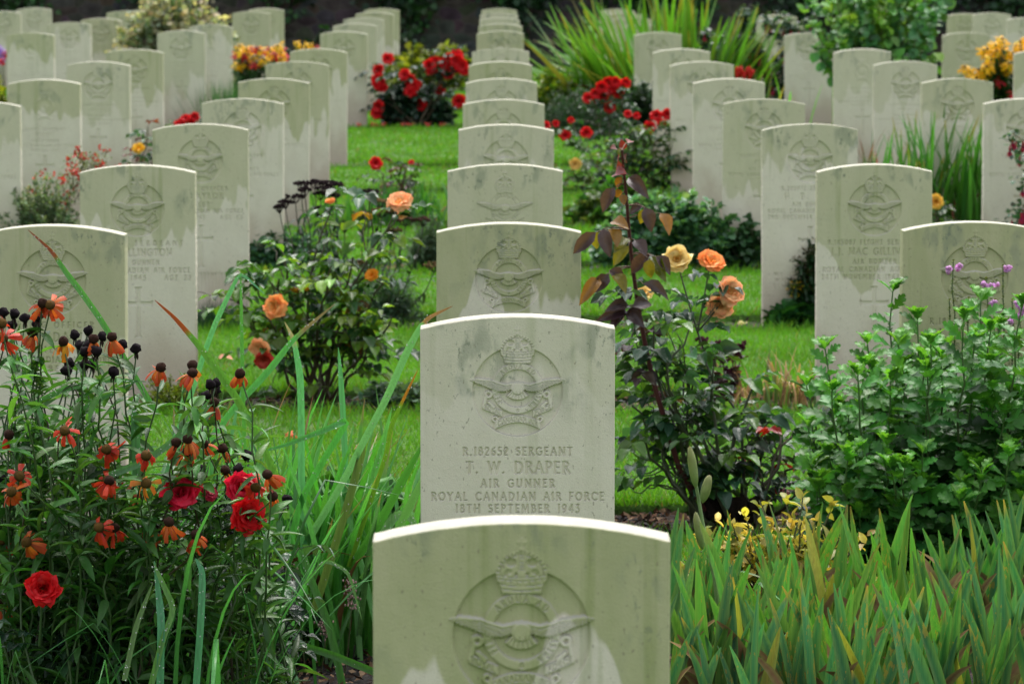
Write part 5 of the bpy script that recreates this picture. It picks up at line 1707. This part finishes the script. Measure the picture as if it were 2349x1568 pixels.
rose_bush('open rose bush with red blooms and one yellow rose right of the centre file', base_at(1440, Y7), [pt(1300, 400, Y7), pt(1350, 350, Y7), pt(1400, 330, Y7), pt(1440, 300, Y7), pt(1480, 320, Y7), pt(1530, 300, Y7), pt(1560, 290, Y7), pt(1590, 350, Y7), pt(1330, 430, Y7), pt(1500, 370, Y7), pt(1560, 370, Y7), pt(1380, 400, Y7), pt(1440, 380, Y7), pt(1540, 420, Y7)],
          [(pt(1320, 376, Y7 - .1), .036, V(0, -1, .2), ((.85, .5, .08), (.85, .58, .14), (.85, .65, .25))), (pt(1296, 311, Y7), .034, V(0, -1, .5), RED), (pt(1345, 304, Y7), .034, V(0, -1, .3), RED), (pt(1490, 292, Y7), .038, V(0, -1, .3), RED), (pt(1505, 265, Y7), .036, V(-.3, -1, .4), RED), (pt(1530, 262, Y7), .034, V(.3, -1, .4), RED), (pt(1518, 285, Y7 + .1), .034, V(.3, -1, .2), RED), (pt(1252, 288, Y7), .026, V(.2, -1, .4), RED), (pt(1275, 284, Y7), .022, V(.2, -1, .4), RED), (pt(1310, 276, Y7), .02, V(.2, -1, .4), RED), (pt(1440, 262, Y7), .024, V(.2, -1, .4), RED), (pt(1460, 266, Y7), .022, V(.2, -1, .4), RED)],
          leaf=.045, cols=((.045, .12, .03), (.03, .09, .03), (.10, .16, .04)), seed=37, twigs=4, dens=1.2, group=None)
mound('low_plant', 'loose green leaves with small pink buds below the yellow rose', 'low plant', base_at(1420, ROWY(6)), .30, .2, .26, 2600, .05, (.05, .16, .025), ROUNDLEAF, seed=38, col2=(.12, .2, .05), clump=12)
strap_clump('iris_clump', 'sparse gladiolus leaves and seed stalks between the right-hand headstones', 'iris', base_at(1935, Y7 - .6), 60, .45, .013, (.06, .15, .05), spread=(.16, .06), th=(0, 22), bend=(2, 30), tip=(.25, .06, .03), tipp=.5, tipfrac=.3, seed=39, dead=.12, deadcol=(.3, .12, .06))
mound('low_plant', 'dark green leaves with tiny blue flowers behind the tall-crested right headstone', 'low plant', base_at(1985, ROWY(5) + .3), .12, .12, .36, 900, .035, (.03, .10, .05), LANCE, seed=40)
mound('edging_plant', 'pale silvery edging plant along the bed left of the centre file', 'edging plant', base_at(840, ROWY(8) - .2), .26, .12, .07, 1500, .02, (.16, .27, .15), TINY, seed=41)

# ---- row 8 - 10
Y8 = ROWY(8)
def cluster(c, Y, spots, rad, seed, cols=RED):
    r = np.random.default_rng(seed)
    return [(pt(a, b, Y + r.uniform(-.06, .06)), rad * r.uniform(.85, 1.15), V(r.normal(0, .35), -1, .35 + r.normal(0, .25)), cols) for a, b in spots]


rose_bush('rose bush carrying a big cluster of scarlet blooms right of the centre file', base_at(1420, Y8 - .2), [pt(1400, 240, Y8), pt(1370, 250, Y8), pt(1430, 230, Y8), pt(1460, 300, Y8), pt(1350, 320, Y8), pt(1500, 300, Y8)],
          cluster(0, Y8, [(1350, 225), (1365, 215), (1380, 200), (1395, 190), (1412, 188), (1428, 200), (1420, 212), (1400, 210), (1385, 222), (1435, 190), (1408, 200), (1372, 228), (1398, 247)], .036, 5), leaf=.05, cols=((.02, .07, .025),), seed=42, twigs=3, dens=.8)
Y10 = ROWY(10)
rose_bush('dark leaved rose bush covered with bright red blooms left of the centre file', base_at(950, Y10 - .15), [pt(870, 160, Y10), pt(880, 200, Y10), pt(920, 170, Y10), pt(960, 200, Y10), pt(1000, 160, Y10), pt(1040, 140, Y10), pt(1050, 200, Y10), pt(900, 240, Y10), pt(980, 230, Y10), pt(1030, 240, Y10), pt(860, 250, Y10), pt(940, 220, Y10)],
          cluster(0, Y10 - .1, [(1030, 135), (1048, 125), (1058, 150), (1040, 155), (1028, 170), (1065, 160), (1048, 140), (1020, 145), (985, 150), (998, 142), (868, 184), (875, 200), (868, 192), (868, 244), (864, 260), (878, 260), (928, 172), (938, 183), (948, 200), (942, 210), (955, 195), (990, 160), (1052, 232), (1010, 210), (868, 160), (890, 135), (965, 240)], .050, 6), leaf=.055, cols=((.018, .055, .03), (.03, .075, .04)), seed=43, twigs=5, dens=1.1, size=1.3)
mound('low_shrub', 'mass of dark leaves under the red rose bush left of the centre file', 'undergrowth', base_at(950, Y10), .36, .2, .40, 3000, .045, (.018, .055, .028), ROUNDLEAF, seed=45, mat='wet', clump=15)


def low_reds():
    r = np.random.default_rng(8); t = thing('dianthus', 'row of small low red flowers along the grass edge under the red rose bush', 'bedding flower', base_at(930, Y10 - .4))
    sb = MB()
    for px in (858, 880, 925, 938, 946, 982, 1015, 822):
        c = P(px, 292 + r.uniform(-8, 4), Y10 - .35); g = MB()
        b = V(c[0], c[1], -.04); c[2] = max(c[2], .04)
        tube(sb, curve(b, c, n=4), .002, .0015, (.05, .1, .03), 4)
        daisy(g, c, r.uniform(.014, .03), V(0, -.5, 1), (.5, .03, .02), (.5, .05, .03), 9, 0, r)
        g.build('flower', M['petal'], t)
    sb.build('stems', M['stem'], t)


low_reds()


def rudbeckia(label, Y, heads, base, seed, rad=.05, greens=0, reds=(), name='rudbeckia'):
    r = np.random.default_rng(seed)
    t = thing(name, label, 'flowering plant', base, 'yellow coneflower clumps')
    sb, lb = MB(), MB()
    rest = MB(); restn = 0
    for k, (px, py, red) in enumerate(heads):
        c = P(px, py, Y + r.uniform(-.2, .2))
        ax = unit(V(r.normal(0, .3), -.8, .7)); g = MB()
        colr = ((.88, .56, .012), (.88, .48, .01)) if not red else ((.55, .01, .02), (.5, .02, .03))
        daisy(g, c, rad, ax, *colr, n=11, droop=12, r=r)
        ball(g, c + ax * .004, .011, .010, (.03, .012, .008) if not red else (.3, .05, .02), ax, 6, 4)
        g.build('flower', M['petal'], t)
        b = V(c[0] * .7 + base[0] * .3, base[1], -.04)
        st = curve(b, c, V(0, 0, .02), 6, .004, r); tube(sb, st, .003, .002, (.05, .10, .03), 4)
        q, _ = along(st, r.uniform(.1, .92, 26))
        place(lb, LANCE, q, r.normal(0, 1, (26, 3)) + V(0, 0, .4), UP, .08, .10, (.04, .12, .025), .3, r)
    sb.build('stems', M['stem'], t); lb.build('foliage', M['leaf'], t)


r_ = np.random.default_rng(9)
hd = [(px, np.interp(px, [2215, 2260, 2300, 2349, 2420], [150, 105, 88, 85, 80]) + r_.uniform(0, 75), 0) for px in r_.uniform(2255, 2400, 84)]
hd += [(2213, 153, 0), (2225, 165, 0), (2235, 172, 0), (2245, 160, 0), (2250, 180, 0), (2262, 178, 0), (2258, 162, 0), (2240, 178, 0), (2270, 150, 0)]
hd += [(2290, 185, 1), (2340, 180, 1), (2300, 200, 1), (2320, 215, 1)]
rudbeckia('big mass of yellow coneflowers in the upper right corner', 30.2, hd, base_at(2330, 30.4), 10)
hd = [(px, r_.uniform(102, 150), r_.random() < .3) for px in r_.uniform(532, 655, 40)] + [(628, 118, 1), (640, 125, 1), (560, 125, 1), (600, 120, 1), (618, 112, 1)]
rudbeckia('yellow coneflowers mixed with red blooms in the upper left between headstone files', Y10 + .4, hd, base_at(590, Y10 + .4), 11, .046)
rudbeckia('few small yellow coneflowers behind the left-hand file', ROWY(11) + .5, [(px, r_.uniform(98, 112), px > 725) for px in r_.uniform(678, 732, 12)], base_at(705, ROWY(11) + .5), 12, .034)
strap_clump('lavender', 'soft green lavender-like tuft below the yellow and red flowers at left', 'lavender', base_at(565, Y10 - .2), 900, .42, .006, (.05, .14, .035), spread=(.16, .08), th=(0, 35), bend=(2, 30), seed=46, nseg=4)
mound('low_plant', 'dark green leaves at the foot of a left-hand headstone', 'low plant', base_at(487, ROWY(10) - .5), .08, .1, .18, 300, .05, (.02, .08, .04), ROUNDLEAF, seed=47)
mound('yellow_green_shrub', 'yellow-green leaves and purple flowers at the left edge', 'shrub', base_at(-10, Y10), .16, .2, .48, 1200, .06, (.30, .36, .02), ROUNDLEAF, seed=48)
t_ = thing('aster', 'purple aster with two red blooms at the left edge', 'flowering plant', base_at(-5, Y10 + .25))
g_ = MB(); sb_ = MB()
for k in range(26):
    c = P(r_.uniform(-25, 14), r_.uniform(108, 140), Y10 + .2)
    g_ = MB(); red = k in (3, 7, 9)
    if red: c = P([6, 12, 0][(3, 7, 9).index(k)], [138, 123, 142][(3, 7, 9).index(k)], Y10)
    daisy(g_, c, .030, V(0, -.8, .6), (.5, .01, .02) if red else (.30, .18, .55), (.5, .01, .02) if red else (.35, .22, .6), 10, 5, r_)
    g_.build('flower', M['petal'], t_)
    tube(sb_, curve(V(c[0], Y10 + .25, -.04), c, n=4), .002, .0015, (.05, .1, .03), 4)
sb_.build('stems', M['stem'], t_)
rose_bush('small red flowers between two headstones of the left files', base_at(425, ROWY(8) - .2), [pt(430, 285, ROWY(8) - .2), pt(410, 290, ROWY(8) - .2)], cluster(0, ROWY(8) - .3, [(416, 281), (440, 278), (425, 272), (447, 268), (408, 284)], .028, 15), leaf=.04, seed=49, dens=1.)
mound('yellow_green_shrub', 'yellow-green leafy shrub behind the end of the centre file', 'shrub', base_at(1005, 39.5), .75, .4, .50, 1800, .075, (.11, .16, .015), ROUNDLEAF, seed=50, col2=(.19, .24, .02), clump=9)
mound('yellow_green_shrub', 'bright yellow-green shrub right beside the centre file', 'shrub', base_at(1265, 32.4), .34, .25, .52, 2200, .045, (.20, .29, .02), ROUNDLEAF, seed=51, col2=(.09, .19, .02), clump=10)
mound('low_shrub', 'dark green mass of leaves with violet flowers below the gladiolus leaves', 'shrub', base_at(1330, 30.6), .46, .3, .46, 3400, .045, (.018, .065, .02), NARROW, seed=52)
mound('low_shrub', 'dark leafy mass behind the scarlet rose cluster', 'shrub', base_at(1480, 31.0), .34, .3, .50, 1800, .05, (.02, .055, .02), ROUNDLEAF, seed=53)
GLA = dict(col=(.11, .27, .02), tip=(.3, .25, .03), tipp=.3, tipfrac=.2, dead=.05, prof='iris', yellow=.12, tw=.5)
strap_clump('gladiolus_clump', 'arching clump of broad yellow-green sword leaves right of the centre file', 'gladiolus', base_at(1440, 32.6), 190, 1.08, .034, spread=(.18, .12), th=(4, 55), bend=(6, 38), azr=(PI * .72, PI * 1.35), seed=54, group='tall sword-leaved clumps', **GLA)
strap_clump('gladiolus_clump', 'upright clump of sword leaves behind the right-hand file', 'gladiolus', base_at(1540, 34.0), 120, 1.15, .034, spread=(.18, .12), th=(0, 12), bend=(4, 18), seed=55, group='tall sword-leaved clumps', **GLA)
strap_clump('gladiolus_clump', 'sword leaves fanning to the right behind the right-hand file', 'gladiolus', base_at(1640, 32.8), 120, .95, .032, spread=(.12, .12), th=(5, 34), bend=(4, 26), azr=(-PI * .3, PI * .3), seed=56, group='tall sword-leaved clumps', **GLA)
strap_clump('gladiolus_clump', 'low gladiolus with scarlet flowers between the right-hand headstones', 'gladiolus', base_at(1715, 27.5), 40, .62, .026, spread=(.14, .08), th=(0, 30), bend=(4, 26), seed=57, group='tall sword-leaved clumps', **GLA)
t_ = thing('canna', 'cluster of scarlet tubular flowers between the right-hand headstones', 'flowering plant', base_at(1705, 27.4))
sb_ = MB()
for k in range(12):
    c = P(r_.uniform(1685, 1725), r_.uniform(162, 182), 27.3); g_ = MB()
    ball(g_, c, .014, .035, (.55, .02, .01), V(r_.normal(0, .3), -.2, 1), 6, 5, .1); g_.build('flower', M['petal'], t_)
    tube(sb_, curve(V(c[0], 27.4, -.04), c, n=4), .003, .002, (.05, .1, .03), 4)
sb_.build('stems', M['stem'], t_)
# fuchsia bush far right of centre
tw = []
r_ = np.random.default_rng(77)
for _ in range(58):
    x = r_.uniform(1620, 1850); y = r_.uniform(20, 235)
    if y < np.interp(x, [1620, 1700, 1850], [70, 10, 0]): continue
    tw.append(((x, y + 45), (x + r_.uniform(-40, 40), y)))
fuchsia('large dark fuchsia bush with crimson flowers behind the right-hand files', base_at(1740, 33.2), 33.0, tw, 78, leafc=(.05, .10, .065), n=60, lsz=.05, fs=2.0, nfl=1)
# broad leafed shrub top right
def bigshrub():
    r = np.random.default_rng(88); Y = 30.0
    t = thing('broad_leaved_shrub', 'large fresh green shrub with rounded leaves in the upper right', 'shrub', base_at(2010, Y))
    sb, lb = MB(), MB(); b = base_at(2010, Y)
    for _ in range(230):
        px = 2010 + r.normal(0, 80); px = np.clip(px, 1835, 2185); py = r.uniform(-60, 215)
        if abs(px - 2010) > np.interp(py, [-60, 0, 90, 150, 215], [190, 175, 165, 130, 60]): px = 2010 + (px - 2010) * .6
        e = P(px, py, Y + r.uniform(-.45, .45))
        st = curve(b + V(r.normal(0, .08), r.normal(0, .08), 0), e, V(0, 0, .1), 9, .01, r)
        tube(sb, st, .006, .002, (.10, .07, .04), 4)
        k = 26; q, tg = along(st, r.uniform(.45, 1, k))
        d = tg * .5 + r.normal(0, .8, (k, 3)) + V(0, 0, -.15)
        c = V(.13, .32, .06) if r.random() < .6 else V(.08, .24, .08)
        if r.random() < .2: c = V(.19, .38, .05)
        place(lb, ROUNDLEAF, q, d, V(0, -.5, 1) + r.normal(0, .5, (k, 3)), r.uniform(.05, .095, k), None, c, .2, r)
    sb.build('branches', M['stem'], t); lb.build('foliage', M['leaf'], t)


bigshrub()
mound('variegated_shrub', 'cream-edged variegated shrub among the far left headstones', 'shrub', base_at(410, 37.0), .70, .45, 1.12, 15000, .055, (.50, .50, .36), ROUNDLEAF, seed=58, col2=(.16, .22, .12), clump=14)
mound('low_plant', 'dark foliage between the far headstones behind the right files', 'undergrowth', base_at(2150, ROWY(11)), .5, .3, .35, 1400, .06, (.02, .06, .02), ROUNDLEAF, seed=59)

# ---- boundary wall with ivy
YW = 47.0
wm, nt_, N_, L_ = newmat('rubble_wall')
tc_ = nd(N_, 'ShaderNodeTexCoord')
mp_ = nd(N_, 'ShaderNodeMapping'); mp_.inputs['Scale'].default_value = (3, 3, 5)
L_.new(tc_.outputs['Object'], mp_.inputs[0])
vo = nd(N_, 'ShaderNodeTexVoronoi', feature='DISTANCE_TO_EDGE', _Scale=1.6); L_.new(mp_.outputs[0], vo.inputs['Vector'])
vc = nd(N_, 'ShaderNodeTexVoronoi', _Scale=1.6); L_.new(mp_.outputs[0], vc.inputs['Vector'])
nn_ = nd(N_, 'ShaderNodeTexNoise', _Scale=7., _Detail=5.); L_.new(tc_.outputs['Object'], nn_.inputs['Vector'])
cr_ = ramp(N_, L_, nn_.outputs[0], [(.3, (.035, .028, .024)), (.7, (.09, .075, .065))])
mx_ = nd(N_, 'ShaderNodeMix', data_type='RGBA', blend_type='MULTIPLY'); mx_.inputs[0].default_value = .5
L_.new(cr_, mx_.inputs[6]); L_.new(vc.outputs['Color'], mx_.inputs[7])
mj = nd(N_, 'ShaderNodeMix', data_type='RGBA'); L_.new(ramp(N_, L_, vo.outputs[0], [(.0, gray(1)), (.06, gray(0))]), mj.inputs[0])
L_.new(mx_.outputs[2], mj.inputs[6]); mj.inputs[7].default_value = (.07, .06, .05, 1)
pb_ = nd(N_, 'ShaderNodeBsdfPrincipled', _Roughness=.9); L_.new(mj.outputs[2], pb_.inputs['Base Color'])
bp_ = nd(N_, 'ShaderNodeBump', _Strength=.7, _Distance=.04); L_.new(vo.outputs[0], bp_.inputs['Height']); L_.new(bp_.outputs[0], pb_.inputs['Normal'])
oo_ = nd(N_, 'ShaderNodeOutputMaterial'); L_.new(pb_.outputs[0], oo_.inputs[0])
g = MB()
r = np.random.default_rng(3)
nx, nz = 160, 26
xs = np.linspace(-16, 16, nx); zs = np.linspace(-.06, 2.6, nz)
X, Z = np.meshgrid(xs, zs)
Yv = YW + r.normal(0, .02, X.shape)
fr = np.stack([X, Yv, Z], -1).reshape(-1, 3); i = np.arange(nx * nz).reshape(nz, nx)
q = np.stack([i[:-1, :-1], i[:-1, 1:], i[1:, 1:], i[1:, :-1]], -1).reshape(-1, 4)
g.add(fr, q, (.1, .1, .1))
g.add([(-16, YW, 2.6), (16, YW, 2.6), (16, YW + .4, 2.7), (-16, YW + .4, 2.7), (-16, YW + .4, -.06), (16, YW + .4, -.06)], np.array([(0, 1, 2, 3), (3, 2, 5, 4)]), (.1, .1, .1))
wo_ = g.build('boundary_wall', wm, origin=(0, YW, 0)); tag(wo_, 'dark rubble stone wall at the back of the cemetery', 'wall')


def ivy(label, x0, x1, seed, n, zlo=.6, dens=1.):
    r = np.random.default_rng(seed); xc = (x0 + x1) / 2
    t = thing('wall_climber', label, 'climber', V(xc, YW - .2, -.06), 'climbers on the back wall')
    sb, lb = MB(), MB()
    tk = curve(V(xc, YW - .15, -.06), V(xc + r.normal(0, .3), YW - .12, 1.6), V(0, 0, 0), 10, .03, r)
    tube(sb, tk, .03, .015, (.035, .02, .016), 6)
    for k in range(16):
        p, _ = along(tk, [r.uniform(.05, 1)])
        e = V(r.uniform(x0, x1), YW - r.uniform(.1, .3), r.uniform(zlo, 2.5))
        st = curve(p[0], e, V(0, 0, .1), 10, .03, r); tube(sb, st, .012, .004, (.045, .026, .02), 5)
        m = int(n / 16)
        q, _ = along(st, r.uniform(.15, 1, m)); q = q + r.normal(0, .12, q.shape) * V(1, .5, 1); q[:, 1] = np.minimum(q[:, 1], YW - .05)
        c = V(.014, .045, .014) if r.random() < .7 else V(.03, .10, .02)
        place(lb, ROUNDLEAF, q, r.normal(0, 1, (m, 3)) + V(0, -.4, -.6), V(0, -1, .5), r.uniform(.05, .10, m), None, c, .3, r)
    sb.build('branches', M['stem'], t); lb.build('foliage', M['leaf'], t)


for k, (a, b, lab, n, zl) in enumerate([(-7, -5.1, 'ivy on the back wall above the far left corner', 2600, .5), (-5.0, -3.6, 'climber with many dark leaves on the wall above the far left headstones', 1800, .7), (-3.4, -1.9, 'sparse twiggy climber on the wall left of the variegated shrub', 700, .9), (-1.7, -.3, 'dark climber on the wall left of the centre file', 2200, .95), (-.4, 1.0, 'dense dark climber on the wall behind the centre file', 2800, .9), (1.1, 2.8, 'dark climber on the wall behind the sword leaves', 1800, .8), (2.8, 4.6, 'dense climber on the wall above the fuchsia bush', 2600, .6), (4.6, 7.2, 'dark climber on the wall above the far right headstones', 2600, .5)]):
    ivy(lab, a, b, 200 + k, n, zl)
# shrubs along the foot of the wall
for k, (x, lab) in enumerate([(-5.6, 'dark shrub at the wall foot, far left'), (-1.6, 'dark shrub at the wall foot left of the centre file'), (1.9, 'dark shrub at the wall foot right of the centre file'), (6.0, 'dark shrub at the wall foot, far right')]):
    mound('dark_shrub', lab, 'shrub', V(x, 45.9, -.05), .9, .4, .55, 1500, .08, (.016, .05, .014), ROUNDLEAF, seed=60 + k, clump=10, group='dark shrubs along the wall')

# ---- fallen petals and leaves lying on the grass
r = np.random.default_rng(5)
for (px, py, lab, c) in [(520, 818, 'peach rose petal lying on the lawn left of the orange rose bush', (.75, .35, .2)), (675, 995, 'salmon rose petal fallen on the lawn behind the strap leaves', (.75, .15, .08)), (1706, 741, 'pale yellow fallen bloom on the lawn behind the peach roses', (.75, .6, .25)), (1885, 1165, 'red fallen leaf on the mulch under the green bush', (.4, .02, .02)), (1840, 1180, 'orange-brown fallen leaf on the mulch left of the green bush', (.35, .12, .04)), (1560, 1180, 'tan fallen leaf on the mulch beside the sharp headstone', (.3, .17, .1))]:
    d = RM @ V((px - IW / 2) / FPX, -(py - IH / 2) / FPX, -1)
    p = CAMP + d * ((CAMP[2] - .02) / -d[2])
    m = MB(); place(m, ROUNDLEAF, np.repeat(p[None], 3, 0) + r.normal(0, .006, (3, 3)) * V(1, 1, .3), r.normal(0, 1, (3, 3)) * V(1, 1, .2), V(0, -.4, 1), .03, .034, c, .15, r)
    tag(m.build('fallen_petal' if 'petal' in lab or 'bloom' in lab else 'fallen_leaf', M['petal'], origin=p), lab, 'petal' if 'petal' in lab or 'bloom' in lab else 'fallen leaf')
print('objects', len(bpy.data.objects), 'polys', sum(len(m.polygons) for m in bpy.data.meshes))
